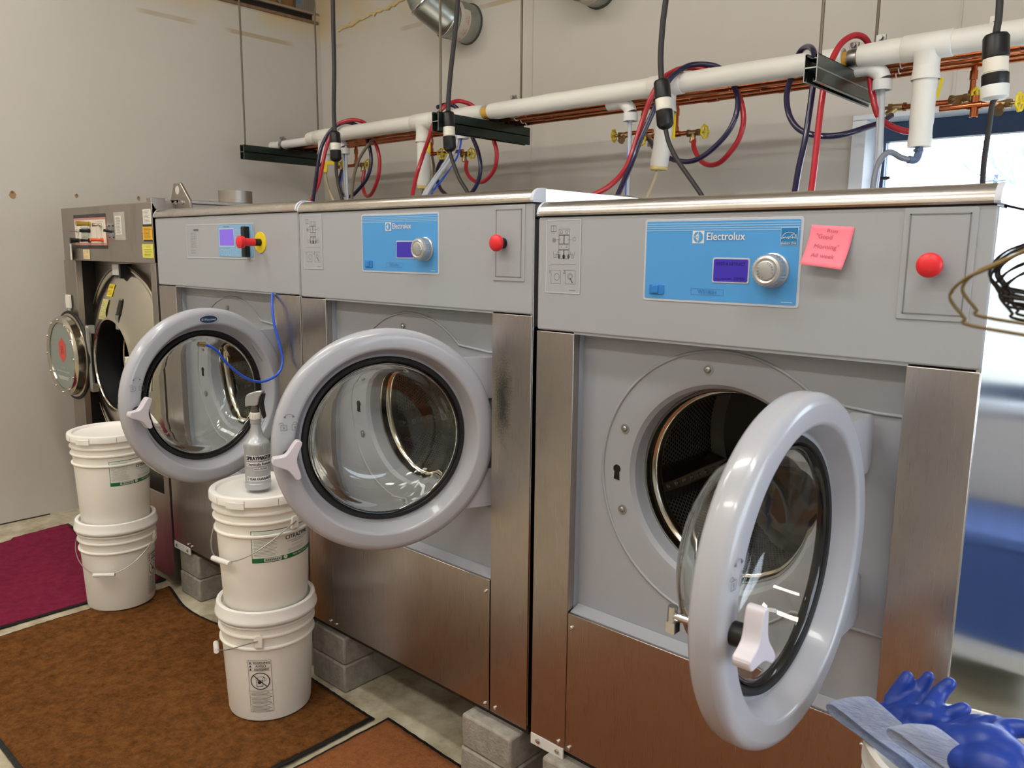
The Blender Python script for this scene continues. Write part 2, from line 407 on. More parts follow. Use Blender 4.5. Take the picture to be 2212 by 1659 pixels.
MB().cyl((.150, YB+.09, 1.805), (.150, YB+.12, 1.805), .006).box(.125, .175, YB+.075, YB+.092, 1.80, 1.81).build('latch', black, t1)
window('window_2', 'y', -1.2, 1.3, RZ0, RZ1, XR+.05, 'right')
b = MB(); b.box(XR-.02, XR, -1.26, 1.36, RZ0-.07, RZ0); b.box(XR-.02, XR, -1.26, 1.36, RZ1, RZ1+.07)
st(b.build('trim_1', mat('casing_white', (226, 232, 238), .5)))
# thin seams of the wall boards on the back wall
st(MB().box(-1.668, -1.660, YB-.004, YB, 0, ZT).build('trim_2', mat('seam_paint', (196, 192, 184), .7)))
st(MB().box(.395, .405, YB-.004, YB, WZ1, ZT).build('trim_3', mat('seam_paint', (196, 192, 184), .7)))
st(MB().box(XL, XL+.004, YF, -.02, 0, .006).build('baseboard_left', mat('joint_dark', (60, 54, 46), .9)))

# the opening above the left wall: wood-lined pocket with a punched metal corner plate
oak = mat('wood_board', (150, 104, 62), .6, noise=.6, nscale=3, rgb2=(112, 76, 46), stretch=(1, 6, .6))
t = thing('wall_pocket', (XL-.06, 1.3, 3.0), 'wood lined pocket with punched metal corner plate, high on the left wall', 'wall opening')
MB().box(XL-.15, XL-.10, .80, 1.745, 3.06, ZT).build('wood_board', oak, t)
MB().box(XL-.14, XL+.012, .80, 1.87, 3.0, 3.018).build('ledge', mat('raw_board_edge', (142, 112, 84), .85, noise=.6, nscale=14), t)
MB().box(XL-.15, XL-.02, .80, 1.86, 3.018, 3.06).build('shadow_gap', mat('gap_shade', (44, 36, 32), .9), t)  # dark strip: the shade under the gap put into its colour
MB().box(XL-.03, XL+.004, .80, 1.88, 3.06, 3.074).build('edge_strip', mat('edge_strip', (150, 136, 118), .6), t)
a = Art(lambda u, v, d: Vector((XL-.062+d, u, v)), [zinc, mat('plate_hole', (96, 104, 112), .7), mat('plate_blue', (110, 136, 160), .5)])
a.rect(1.745, 3.074, YB, ZT, 0, 0); a.rect(1.75, 3.12, 1.79, ZT, 2, .0006)
for i in range(8):
    for j in range(50):
        v = 3.085+j*.011
        if v < ZT-.02: a.poly([(1.757+i*.017, v), (1.763+i*.017, v+.004), (1.757+i*.017, v+.008), (1.759+i*.017, v+.004)], 1, .001)
o = a.build('punched_plate', t)
m = MB().box(XL-.10, XL-.064, 1.745, YB, 3.06, ZT); m.build('backing', zinc, t)
a = MB(); a.prism([(1.60, 3.14), (1.645, 3.10), (1.66, 3.2), (1.62, 3.22)], lambda u, v, d: Vector((XL-.10+d, u, v)), 0, .01); a.build('bracket', zinc, t)

# three anchor holes of plaster torn from the left wall
for (y, z, s, lab) in ((-.067, 1.767, 1.0, 'torn plaster anchor hole, largest and nearest the left edge'), (.25, 1.777, .55, 'small chipped anchor hole in the middle of the left wall row'), (.59, 1.782, .6, 'small chipped anchor hole just above the steel dryer')):
    m = MB(); rr = random.Random(int(y*100)+99)
    m.prism([(y+math.cos(k*.7)*.017*s*(.7+.5*rr.random()), z+math.sin(k*.7)*.024*s*(.7+.5*rr.random())) for k in range(9)], lambda u, v, d: Vector((XL+d, u, v)), .0, .0015)
    o = m.build('anchor_hole', mat('torn_plaster', (168, 136, 100), .9)); tag(o, lab, 'wall damage', 'anchor holes on the left wall')
    MB().ball((XL+.002, y, z+.012*s), .005*s+.001, n=6).build('plug', mat('plug_brown', (120, 96, 70), .8), o)

# ceiling fixtures
lm = bpy.data.materials.new('lamp_diffuser'); lm.use_nodes = True
e = lm.node_tree.nodes['Principled BSDF']; e.inputs['Base Color'].default_value = (1, 1, 1, 1); e.inputs['Emission Color'].default_value = (1.0, .95, .88, 1); e.inputs['Emission Strength'].default_value = 25.0
for i, (x, y) in enumerate(((-2.4, -1.0), (-.4, -1.0), (1.6, -1.0), (-2.4, -2.8), (-.4, -2.8), (1.6, -2.8))):
    t = thing('ceiling_light', (x, y, ZT-.08), 'fluorescent ceiling fixture outside the frame above the washers', 'ceiling light', 'fluorescent ceiling fixtures')
    MB().box(x-.62, x+.62, y-.15, y+.15, ZT-.08, ZT).build('housing', white, t)
    MB().box(x-.60, x+.60, y-.13, y+.13, ZT-.10, ZT-.081).build('diffuser', lm, t)

# outside the window: utility pole and bare tree
gm = mat('outdoor_ground', (150, 146, 130), .95, noise=.5, nscale=.5)
st(MB().box(-30, 40, YB+.4, 60, -.3, -.15).build('ground', gm))
pw = mat('pole_wood', (90, 100, 120), .9)
px_, py_, pz_ = (-7.358, 40.000, 5.102)
t = thing('utility_pole', (px_, py_, -.15), 'distant utility pole with one crossarm outside the window', 'utility pole')
MB().cyl((px_, py_, -.15), (px_, py_, pz_), .12, .09, 10).build('pole', pw, t)
MB().box(px_-.42, px_+.42, py_-.05, py_+.05, pz_-.30, pz_-.24).build('crossarm', pw, t)
TREE = (-0.334, 12.000, 0.587)
TREE = (TREE[0], TREE[1], -.15)
rr = random.Random(5); m = MB()
def branch(p, d, L, r, k):
    pts = [Vector(p)]; d = Vector(d).normalized()
    for i in range(4):
        d = (d+Vector((rr.uniform(-.25, .25), rr.uniform(-.2, .2), rr.uniform(-.12, .2)))).normalized(); pts.append(pts[-1]+d*L/4)
    m.tube(pts, [r*(1-.16*i) for i in range(5)], 5)
    if k:
        for i in (1, 2, 3, 4):
            for _ in range(1 if i < 3 else 2): branch(pts[i], d+Vector((rr.uniform(-.8, .8), rr.uniform(-.4, .4), rr.uniform(-.3, .6))), L*.62, r*.5, k-1)
tp = Vector(TREE); top = tp+Vector((0, 0, 1.9)); m.tube([tp, tp+Vector((.03, 0, 1)), top], [.12, .1, .08], 8)
branch(top, (-1, 0, .35), 1.7, .03, 2); branch(top+Vector((0, 0, .3)), (-.9, .2, .9), 1.6, .035, 1); branch(top, (.5, 0, .9), 1.6, .05, 2); m.tube([top, top+Vector((0, 0, 1))], [.08, .04], 6)
tag(m.build('bare_tree', mat('bark_pale', (128, 140, 160), .9), fix=False), 'bare winter tree branches outside the window at the right', 'tree')

# ------------------------------------------------------------------ floor mats
def mat_rug(name, fn, nx, ny, m1, label, border=True):
    """fn(s,t)->(x,y,z) top surface with pile waves; thin rubber backing shows at the edge"""
    b = MB(); rr = random.Random(3)
    vs = [fn(i/nx, j/ny) for j in range(ny+1) for i in range(nx+1)]
    vs = [Vector((x, y, z+.009+rr.uniform(0, .0025))) for x, y, z in vs]
    W_ = nx+1
    fs = [(j*W_+i, j*W_+i+1, (j+1)*W_+i+1, (j+1)*W_+i) for j in range(ny) for i in range(nx)]
    edge = [i for i in range(nx+1)] + [j*W_+nx for j in range(1, ny+1)] + [ny*W_+i for i in range(nx-1, -1, -1)] + [j*W_ for j in range(ny-1, 0, -1)]
    n0 = len(vs); vs += [Vector((vs[i].x, vs[i].y, vs[i].z-.008)) for i in edge]; E_ = len(edge)
    fs += [(edge[k], edge[(k+1) % E_], n0+(k+1) % E_, n0+k) for k in range(E_)]
    b.add(vs, fs); t = b.build(name, m1, smooth=180); tag(t, label, 'floor mat')
    c = sum((vs[i] for i in edge), Vector())/E_
    out = []
    for i in edge:
        d = (vs[i]-c); d.z = 0
        d = Vector((math.copysign(.014, d.x) if i % W_ in (0, nx) else 0, math.copysign(.014, d.y) if i//W_ in (0, ny) else 0, 0))
        out.append(Vector((vs[i].x, vs[i].y, max(.0, vs[i].z-.008)))+d)
    b2 = MB(); n_ = len(out); inn = [Vector((vs[i].x, vs[i].y, vs[i].z-.003)) for i in edge]
    low = [Vector((p.x, p.y, p.z-.0005)) for p in out]; hi = [Vector((p.x, p.y, p.z+.0035)) for p in out]; lin_ = [Vector((p.x, p.y, p.z-.006)) for p in inn]
    b2.add(low+hi+inn+lin_, [(k, (k+1) % n_, n_+(k+1) % n_, n_+k) for k in range(n_)]+[(n_+k, n_+(k+1) % n_, 2*n_+(k+1) % n_, 2*n_+k) for k in range(n_)])
    b2.build('rubber_edge', blackr, t)
    return t
def pile(name, a, b_, sc=26):
    m = mat(name, a, 1.0, noise=1.0, nscale=sc, rgb2=b_, bump=1.0, bscale=420, spec=.1)
    nt = m.node_tree
    nt.nodes['Bump'].inputs['Distance'].default_value = .012
    n = [x for x in nt.nodes if x.type == 'TEX_NOISE'][0]; n.inputs['Detail'].default_value = 12; n.inputs['Roughness'].default_value = .8
    return m
def frug(s, t):   # big rust-brown mat, long wavy rear edge under the front buckets
    x = -2.11+s*(2.11-.648); yb = -.035-.035*math.sin((x+2.1)*3.3)**2*(1 if x < -1.3 else .2)-.02*math.sin((x+.65)*9)*(x < -1.0)
    y = yb + (-.878-yb)*t
    return (x, y, .003+.004*math.sin(x*7+y*3)+.003*math.sin(y*11) if 0 < t < 1 else .002)
mat_rug('floor_mat', frug, 150, 90, pile('rust_pile', (172, 114, 60), (84, 50, 26), 30), 'large rust brown carpet mat under the bucket stacks')
def frug2(s, t):
    x = -.595+s*2.6; y = -.012+(-2.1+.012)*t+.006*math.sin(x*7)*(1-t)
    return (x, y, .001)
mat_rug('floor_mat', frug2, 150, 110, pile('orange_pile', (206, 134, 84), (152, 94, 56), 60), 'small lighter orange carpet mat before the right washers')
def frug3(s, t):
    xl = -3.30+.17*max(0, t-.0)*1.0; x = xl+s*(-2.215-xl); yb = -.03-.03*math.sin((x+3.3)*4)
    return (x, yb+(-.95-yb)*t, .002+(.012*max(0, 1-abs(x+3.22)/.12) if t < .3 else 0))
mat_rug('floor_mat', frug3, 90, 70, pile('crimson_pile', (180, 62, 96), (136, 38, 70)), 'crimson carpet mat at the left before the dryer')

# ------------------------------------------------------------------ concrete blocks under the machines
def cblock(x0, x1, y0, y1, z0, z1, label):
    b = MB().box(x0, x1, y0, y1, z0+.001, z1).build('concrete_block', block, bevel=.007, seg=2)
    return tag(b, label, 'concrete block', 'concrete blocks propping up the washers')
for x0, x1, y0, y1, who in ((-2.045, -1.868, .008, .40, 'the far left washer'), (-1.02, -.832, .0, .395, 'the left end of the middle washer'), (-.232, -.04, -.035, .36, 'the gap between the two near washers'), (.062, .26, -.03, .365, 'the left end of the nearest washer')):
    cblock(x0, x1, y0, y1, 0, .1, 'grey concrete block on the floor under '+who)
    cblock(x0+.003, x1-.002, y0+.002, y1-.05 if x0 < -.9 and x0 > -1.1 else y1, .1, .2, 'grey concrete block, upper one under '+who)
for x0, who in ((-1.25, 'the far left washer'), (.72, 'the nearest washer')):
    for k in (0, 1): cblock(x0, x0+.19, .03, .4, .1*k, .1*(k+1), ('upper' if k else 'lower')+' concrete block hidden at the right end of '+who)

# blue bin and bench added unseen, standing in for shapes mirrored in the side sheet
t = thing('stand_in_bin', (1.45, 1.62, 0), 'added blue plastic bin beyond the nearest washer, stand-in for the shape mirrored in its side panel', 'bin')
b = MB().hexa([(1.02, 1.45, .212), (1.95, 1.45, .212), (1.95, 1.80, .212), (1.02, 1.80, .212)], [(.99, 1.42, .56), (1.98, 1.42, .56), (1.98, 1.83, .56), (.99, 1.83, .56)]); b.build('tub', mat('bin_blue', (62, 92, 158), .4), t, bevel=.01)
MB().box(.98, 1.99, 1.41, 1.84, .56, .60).build('lid', mat('bin_lid_blue', (84, 116, 184), .4), t, bevel=.008)
t = MB().box(.98, 2.0, 1.40, 1.85, .16, .21).box(1.0, 1.04, 1.42, 1.46, .001, .16).box(1.94, 1.98, 1.42, 1.46, .001, .16).box(1.0, 1.04, 1.79, 1.83, .001, .16).box(1.94, 1.98, 1.79, 1.83, .001, .16).build('stand_in_bench', white, bevel=.003); tag(t, 'added low white bench carrying the stand-in blue bin', 'bench')  # bench added out of view, part of the mirrored stand-in

rr = random.Random(11); pts = [(-3.368, 1.885, 2.934), (-3.221, 1.885, 2.949), (-3.050, 1.885, 2.970), (-2.924, 1.885, 2.975), (-2.762, 1.885, 2.999), (-2.603, 1.885, 3.032)]
P_ = spline(pts, 6); st(MB().tube([p+Vector((0, 0, rr.uniform(-.008, .008))) for p in P_], [rr.uniform(.004, .013) for p in P_], 10).build('trim_4', mat('foam_sealant', (214, 194, 138), .9, bump=.6, bscale=60), smooth=70))

# ------------------------------------------------------------------ washing machines
def scr(b, x, y, z, r=.006, mi=0): b.lathe([(r, 0), (r, .003), (r*.6, .005), (r*.3, .005), (r*.28, .003), (0, .003)], (x, y, z), (0, -1, 0), 12, mi)
def plate_hole(b, x0, x1, z0, z1, cx, cz, R, y, n=96, mi=0):
    ang = sorted(set([2*PI*k/n for k in range(n)] + [math.atan2(z-cz, x-cx) % (2*PI) for x in (x0, x1) for z in (z0, z1)]))
    vs = []
    for a in ang:
        c, s_ = math.cos(a), math.sin(a); t = min(((x1-cx)/c if c > 1e-9 else (x0-cx)/c if c < -1e-9 else 9), ((z1-cz)/s_ if s_ > 1e-9 else (z0-cz)/s_ if s_ < -1e-9 else 9))
        vs += [(cx+R*c, y, cz+R*s_), (cx+t*c, y, cz+t*s_)]
    N = len(ang); b.add(vs, [(2*i, 2*((i+1) % N), 2*((i+1) % N)+1, 2*i+1) for i in range(N)], mi)

def make_door(par, hx, hy, cz, a, theta, R, turn, brand=None, k=1.0):
    """door in closed pose about the hinge axis (local origin), then swung open by theta"""
    c = Vector((-a, 0, 0)); ax = (0, -1, 0)
    prof = [(.2145, -.028), (.268, -.028), (.282, -.025), (.2885, -.018), (.2900, -.010), (.2902, -.009), (.2902, .011), (.2898, .0125), (.2878, .0180), (.2840, .0225), (.2788, .0258), (.2735, .0272), (.2722, .0274), (.2460, .0276), (.2448, .0275), (.2415, .0264), (.2390, .0240), (.2380, .0225), (.2374, .0212), (.2240, -.0115), (.2236, -.0125), (.2215, -.0155), (.218, -.0172), (.2145, -.018), (.2145, -.028)]
    prof = [(r*k, h) for r, h in prof]
    b = MB(); b.lathe(prof, c, ax, 96)
    for z0, z1 in ((.095, .205), (-.205, -.10)):
        zo = [(-.20, z0 if z0 > 0 else z0-.0), (-.02, z0), (0.008, z0+.01), (.008, z1-.01), (-.02, z1), (-.20, z1)]
        if z0 > 0: zo = [(-.09, z0), (-.01, z0), (.006, z0+.012), (.006, z1-.012), (-.01, z1), (-.16, z1)]
        else: zo = [(-.16, z0), (-.01, z0), (.006, z0+.012), (.006, z1-.012), (-.01, z1), (-.09, z1)]
        b.prism(zo, lambda u, v, d: Vector((u, d, v)), -.012, .022)
    d = b.build('door', doorgrey, par, raw=True, smooth=38)
    off = Vector((hx, hy, cz))-par.location; d.location = off; d.rotation_euler = (0, 0, theta)
    def kid(mb, name, ms, **kw): return mb.build(name, ms, d, raw=True, **kw)
    kid(MB().lathe([(.2170*k, -.017), (.213*k, -.010), (.205*k, -.011), (.2*k, -.018), (.2*k, -.030), (.2145*k, -.030)], c, ax, 96), 'gasket', blackr)
    kid(MB().lathe([(.218*k, -.0275), (.232*k, -.0275), (.232*k, -.036), (.225*k, -.040), (.214*k, -.036), (.214*k, -.027)], c, ax, 72), 'rear_seal', blackr)
    g = [(.2005, -.016), (.199, -.013), (.194, -.014), (.19, -.022), (.182, -.04), (.174, -.075), (.163, -.10), (.145, -.114), (.12, -.119), (.06, -.121), (0, -.121), (0, -.127), (.06, -.127), (.12, -.1255), (.148, -.120), (.168, -.105), (.180, -.078), (.189, -.042), (.1985, -.032), (.2005, -.024), (.2005, -.016)]
    kid(MB().lathe([(r*k, h) for r, h in g], c, ax, 96), 'glass_bowl', glass, smooth=60)
    # handle: three-lobed knob on a black stub
    hc = Vector((-a-.252*k, -.0285, -.012))
    out = []
    for (u, v) in spline([(.042, .009, 0), (.014, .013, 0), (-.004, .036, 0), (-.014, .046, 0), (-.024, .043, 0), (-.024, .034, 0), (-.012, .0, 0), (-.020, -.036, 0), (-.019, -.047, 0), (-.008, -.047, 0), (.010, -.024, 0), (.040, -.010, 0), (.045, -.001, 0), (.042, .009, 0)], 5)[:-1] and [(p.x, p.y) for p in spline([(.042, .009, 0), (.014, .013, 0), (-.004, .036, 0), (-.014, .046, 0), (-.024, .043, 0), (-.024, .034, 0), (-.012, .0, 0), (-.020, -.036, 0), (-.019, -.047, 0), (-.008, -.047, 0), (.010, -.024, 0), (.040, -.010, 0), (.045, -.001, 0), (.042, .009, 0)], 5)[:-1]]:
        ct, st_ = math.cos(turn), math.sin(turn); out.append((u*ct-v*st_, u*st_+v*ct))
    h = kid(MB().prism(out, lambda u, v, q: hc+Vector((-u, -q, v)), .018, .044), 'handle', handlem, bevel=.006, seg=3)
    kid(MB().cyl(hc+Vector((0, .006, 0)), hc+Vector((0, -.02, 0)), .017, n=20), 'handle_stub', black)
    kid(MB().cyl((-a-.262*k, .02, -.012), (-a-.262*k, .062, -.012), .006, n=12).cyl((-a-.262*k, .06, -.034), (-a-.262*k, .06, .002), .007, n=10).box(-a-.27*k, -a-.254*k, .052, .066, -.036, -.02), 'latch', chrome)
    A = Art(lambda u, v, q: Vector((-a-u, -.0275-q, v)), [ink]); A.raw = True
    A.fn = lambda u, v, q: Vector((-a-u, -.0272-q, v))
    for uu, sh in ((.262*k, .006), (.236*k, 0)):
        A.ring(uu, .063, .0068, .0011, 0, .0004, 20, 340, 14) if False else None
        A.frame(uu-.0075, .052, uu+.0075, .066, .0009, 0, .0015); A.ring(uu+sh, .067, .005, .0009, 0, .0015, 0, 180, 10)
        A.line([(uu, .062), (uu, .056)], .0018, 0, .0015)
    A.ring(.249*k, .080, .012, .0009, 0, .0015, 25, 155, 10); A.poly([(.2385*k-.003, .085), (.2385*k+.002, .0895), (.2385*k+.003, .083)], 0, .0015); A.poly([(.2595*k+.003, .085), (.2595*k-.002, .0895), (.2595*k-.003, .083)], 0, .0015)
    A.build('lock_symbols', d)
    if brand:
        B_ = Art(lambda u, v, q: Vector((-a+u, -.0272-q, v)), [mat('badge_navy', (24, 58, 92), .35), mat('badge_silver', (200, 206, 210), .3, .4)]); B_.raw = True
        B_.disc(0, .255*k, .0335, 1, .0012, 40, .40); B_.disc(0, .255*k, .031, 0, .002, 40, .38)
        B_.text('Wascomat', .004, .2515*k, .0068, 1, w=.042, d=.0028, bold=.0003)
        B_.rect(-.0255, .2515*k, -.0195, .2585*k, 1, .0028); B_.line([(-.0253, .255*k), (-.0197, .255*k)], .0008, 0, .0032); B_.line([(-.0225, .2517*k), (-.0225, .2583*k)], .0008, 0, .0032)
        B_.build('brand_badge', d)
    return d

def eicon(A, u0, v0):   # instruction plate, about .10 x .165
    A.frame(u0+.012, v0+.141, u0+.028, v0+.156, .0012, 2); A.line([(u0+.02, v0+.142), (u0+.02, v0+.155)], .001, 2)
    for vb, dk in ((.118, 0), (.084, 1)):
        A.frame(u0+.036, v0+vb+.016, u0+.068, v0+vb+.030, .0009, 2)
        A.frame(u0+.036, v0+vb-.006, u0+.052, v0+vb+.016, .0016, 3); A.frame(u0+.052, v0+vb-.006, u0+.068, v0+vb+.016, .0016, 3)
        if dk:
            A.rect(u0+.036, v0+vb-.009, u0+.068, v0+vb-.003, 3); A.disc(u0+.038, v0+vb, .004, 3); A.disc(u0+.066, v0+vb, .004, 3); A.disc(u0+.052, v0+vb, .005, 3)
            A.text('I', u0+.045, v0+vb+.020, .006, 2); A.text('II', u0+.060, v0+vb+.020, .006, 2)
            for uu, s_ in ((.026, 'I'), (.078, 'II')):
                A.line([(u0+uu-.006, v0+vb+.012), (u0+uu-.004, v0+vb-.003), (u0+uu+.004, v0+vb-.003), (u0+uu+.006, v0+vb+.012)], .0008, 2); A.text(s_, u0+uu, v0+vb+.001, .006, 2)
        else:
            A.ring(u0+.044, v0+vb+.023, .0035, .0009, 2); A.ring(u0+.060, v0+vb+.023, .0035, .0009, 2)
            for k in range(6):
                an = PI/3*k; A.ring(u0+.022+.0035*math.cos(an), v0+vb+.004+.0035*math.sin(an), .0022, .0008, 2, .0008, 0, 360, 8)
            A.ring(u0+.082, v0+vb+.006, .0045, .0009, 2, .0008, 0, 360, 10)
        A.line([(u0+.031, v0+vb+.005), (u0+.042, v0+vb+.005)], .0009, 3); A.line([(u0+.062, v0+vb+.005), (u0+.074, v0+vb+.005)], .0009, 3)
    A.line([(u0+.012, v0+.066), (u0+.088, v0+.066)], .0008, 2)
    for q, uu in (('1', .014), ('2', .058)):
        A.text(q, u0+uu-.003, v0+.044, .009, 3); A.frame(u0+uu, v0+.020, u0+uu+.03, v0+.052, .0007, 2)
    A.ring(u0+.032, v0+.036, .008, .001, 2); A.rect(u0+.016, v0+.039, u0+.024, v0+.041, 2); A.rect(u0+.016, v0+.034, u0+.024, v0+.036, 2)
    A.ring(u0+.072, v0+.038, .007, .001, 2); A.ring(u0+.072, v0+.038, .004, .0009, 2); A.line([(u0+.072, v0+.034), (u0+.080, v0+.023)], .003, 2)
    A.lines(u0+.07, v0+.004, u0+.09, v0+.008, 1, 2, .0012)

def steel_smeared():
    """the column steel with a dark speckled scuff worn into it where the door edge swings past"""
    m = steelv.copy(); m.name = 'stainless_scuffed'; nt = m.node_tree; L = nt.links.new; b = nt.nodes['Principled BSDF']
    g = nt.nodes.new('ShaderNodeNewGeometry'); mp = nt.nodes.new('ShaderNodeMapping'); mp.inputs['Location'].default_value = (.111/.030, 0, -1.125/.125); mp.inputs['Scale'].default_value = (1/.030, 0, 1/.125)
    L(g.outputs['Position'], mp.inputs['Vector']); ln = nt.nodes.new('ShaderNodeVectorMath'); ln.operation = 'LENGTH'; L(mp.outputs[0], ln.inputs[0])
    n = nt.nodes.new('ShaderNodeTexNoise'); n.inputs['Scale'].default_value = 260; n.inputs['Detail'].default_value = 4; L(g.outputs['Position'], n.inputs['Vector'])
    n0 = nt.nodes.new('ShaderNodeTexNoise'); n0.inputs['Scale'].default_value = 22; L(g.outputs['Position'], n0.inputs['Vector'])
    a = nt.nodes.new('ShaderNodeMath'); a.operation = 'MULTIPLY_ADD'; L(n.outputs[0], a.inputs[0]); a.inputs[1].default_value = 1.5; L(ln.outputs['Value'], a.inputs[2])
    a2 = nt.nodes.new('ShaderNodeMath'); a2.operation = 'MULTIPLY_ADD'; L(n0.outputs[0], a2.inputs[0]); a2.inputs[1].default_value = 1.0; L(a.outputs[0], a2.inputs[2])
    r = nt.nodes.new('ShaderNodeMapRange'); r.inputs[1].default_value = 2.35; r.inputs[2].default_value = 1.45; r.inputs[4].default_value = .82; L(a2.outputs[0], r.inputs[0])
    src = b.inputs['Base Color'].links[0].from_socket; mx = nt.nodes.new('ShaderNodeMix'); mx.data_type = 'RGBA'; mx.inputs[7].default_value = lin((62, 64, 66)); L(src, mx.inputs[6]); L(r.outputs[0], mx.inputs[0]); L(mx.outputs[2], b.inputs['Base Color'])
    return m
def washer(name, P, label):
    x0, x1, zb, zt, zf = P['x0'], P['x1'], P['zb'], P['zt'], P['zf']; W_ = x1-x0; cx = (x0+x1)/2; D = P.get('D', 1.0); yr = .042; cz = P['cz']; zl = P['zl']; cw = P['cw']
    t = thing(name, (cx, .3, zf), label, 'washing machine', 'front loading washers in the row')
    # cabinet: side, back and floor sheets
    b = MB(); g = .004
    b.box(x0+g, x0+.010, .03, D, zf, zt); b.box(x1-.010, x1-g, .075, D, zf, zt); b.box(x0+g, x1-g, D-.006, D, zf, zt); b.box(x0+g, x1-g, .05, D, zf, zf+.01); b.box(x0+g, x1-g, .25, D, zt-.01, zt)
    b.build('cabinet', steels, t)
    MB().box(x1-.0105, x1-.0008, .004, .068, zf+.01, zt-.002).box(x1-.014, x1-.0015, .0685, .0735, zf, zt-.002).build('side_edge_panel', steels, t, bevel=.0015)
    # header
    b = MB(); b.prism(rrect(x0+.002, zb, x1-.002, zt, .006), front(0), -.07, 0.0)
    hd = b.build('header_panel', grey, t, bevel=.004, seg=3)
    # lid with rounded nose
    r = .034; pr = [(D, zt+.003), (-.004, zt+.003), (-.006, zt+.007)] + [(-.006+r*(1-math.cos(q*PI/16)), zt+.007+(r-.004)*math.sin(q*PI/16)) for q in range(1, 9)] + [(D, zt+.003+r)]
    ext = lambda xa, xb: [Vector((xa, y, z)) for y, z in pr], [Vector((1, y, z)) for y, z in pr]
    n = len(pr)
    def lidp(b, xa, xb, s=1.0, ym=9):
        q = [(min(y, ym), zt+.003+(z-zt-.003)*s) for y, z in pr]
        b.add([(xa, y, z) for y, z in q]+[(xb, y, z) for y, z in q], [tuple(range(n)), tuple(reversed(range(n, 2*n)))]+[(i, n+i, n+(i+1) % n, (i+1) % n) for i in range(n)])
    b = MB(); lidp(b, x0+.008, x1-.008); b.box(x0+.001, x0+.008, .043, D, zt+.003, zt+.036).box(x1-.008, x1+.001, .043, D, zt+.003, zt+.036); ld = b.build('lid', steelh, t, smooth=30)
    for xa, xb in ((x0+.001, x0+.008), (x1-.008, x1+.002)):
        b = MB(); lidp(b, xa, xb, 1.02, .042); b.build('end_cap', mat('cap_plastic', (196, 200, 212), .4), ld, smooth=30)
    if P.get('cap'):
        cxx = P['cap']; MB().lathe([(0, .016), (.07, .013), (.105, .006), (.115, 0), (.115, -.004)], (cxx[0], cxx[1], zt+.036), (0, 0, 1), 40).build('vent_cap', steelh, ld, smooth=60)
    MB().box(x0+.006, x1-.006, .012, .06, zt-.002, zt+.004).build('lid_gap', black, t)
    # columns
    for xa, xb, s_ in ((x0+.002, x0+cw, 1), (x1-cw, x1-.002, -1)):
        b = MB(); b.box(xa, xb, 0, .024, zf, zb-.003); c = b.build('corner_column', steelv if not (P.get('smear') and s_ < 0) else steel_smeared(), t, bevel=.0015)
        xi = xb if s_ > 0 else xa
        MB().box(xi-(.016 if s_ > 0 else 0), xi+(0 if s_ > 0 else .016), .024, yr+.004, zf+.05, zb-.003).build('inner_strip', mat('strip_grey', (150, 156, 164), .4), c)
        q = MB()
        for zz in (zf+.018,): scr(q, xb-.02 if s_ > 0 else xa+.02, 0, zz)
        q.build('screw', chrome, c)
    # recessed front panel with round opening
    fx0, fx1 = x0+cw-.002, x1-cw+.002; Ro = .2175*P.get('k', 1)
    b = MB(); plate_hole(b, fx0, fx1, zl-.01, zb, cx, cz, Ro+.030, yr)
    b.lathe([(Ro+.030, 0), (Ro+.012, .004), (Ro+.003, .014), (Ro, .03), (Ro, .055)], (cx, yr, cz), (0, 1, 0), 96)
    b.box(fx0, fx1, .002, yr, zb-.004, zb+.03)
    fp = b.build('front_panel', panelgrey, t, smooth=30)
    Rg = .302*P.get('k', 1)
    g_ = MB(); a1 = math.degrees(math.acos((.0))) if False else 48
    arc = [(cx+Rg*math.cos(math.radians(q)), yr-.0005, cz+Rg*math.sin(math.radians(q))) for q in range(a1, 361-a1, 4)]
    top = [(fx1-.005, yr-.0005, cz+.215), (fx1-.055, yr-.0005, cz+.215)]
    bot = [(fx1-.055, yr-.0005, cz-.215), (fx1-.005, yr-.0005, cz-.215)]
    g_.tube(top[:1]+top[1:]+arc+bot[:1]+bot[1:], .0035, 8, flat=1); g_.build('moulding_line', panelgrey, fp, smooth=80)
    q = MB()
    for an in (90+8, 158, 202): 
        xx, zz = cx+.262*math.cos(math.radians(an)), cz+.262*math.sin(math.radians(an)); q = MB(); scr(q, xx, yr-.0005, zz, .0065); q.lathe([(.0115, 0), (.0115, .0016), (.009, .0016)], (xx, yr, zz), (0, -1, 0), 20); q.build('screw', zinc, fp)
    kx, kz = cx-.262, cz-.008
    MB().prism([(kx+.010*math.cos(math.radians(v)), kz+.006+.010*math.sin(math.radians(v))) for v in range(-50, 231, 20)]+[(kx-.008, kz-.019), (kx+.008, kz-.021)][::1], front(yr), -.001, .0012).build('keyhole', darkm, fp, smooth=20)
    # stainless lip and drum
    MB().lathe([(Ro-.001, .05), (Ro-.007, .047), (Ro-.009, .052), (Ro-.009, .07), (Ro-.013, .073), (Ro-.018, .078), (Ro-.018, .10), (Ro+.02, .112)], (cx, yr, cz), (0, 1, 0), 96).build('drum_rim', steelp, t, smooth=50)
    dr = MB(); Rd = .325; y0 = yr+.11
    dr.lathe([(Ro+.012, 0), (Rd-.02, .004), (Rd, .025), (Rd, .46)], (cx, y0, cz), (0, 1, 0), 96, uv=True)
    dr.lathe([(Rd, .46), (Rd-.03, .485), (.12, .49), (.02, .46), (0, .46)], (cx, y0, cz), (0, 1, 0), 96, mi=1)
    dm = dr.build('drum', [drumm, drumb], t, smooth=30)
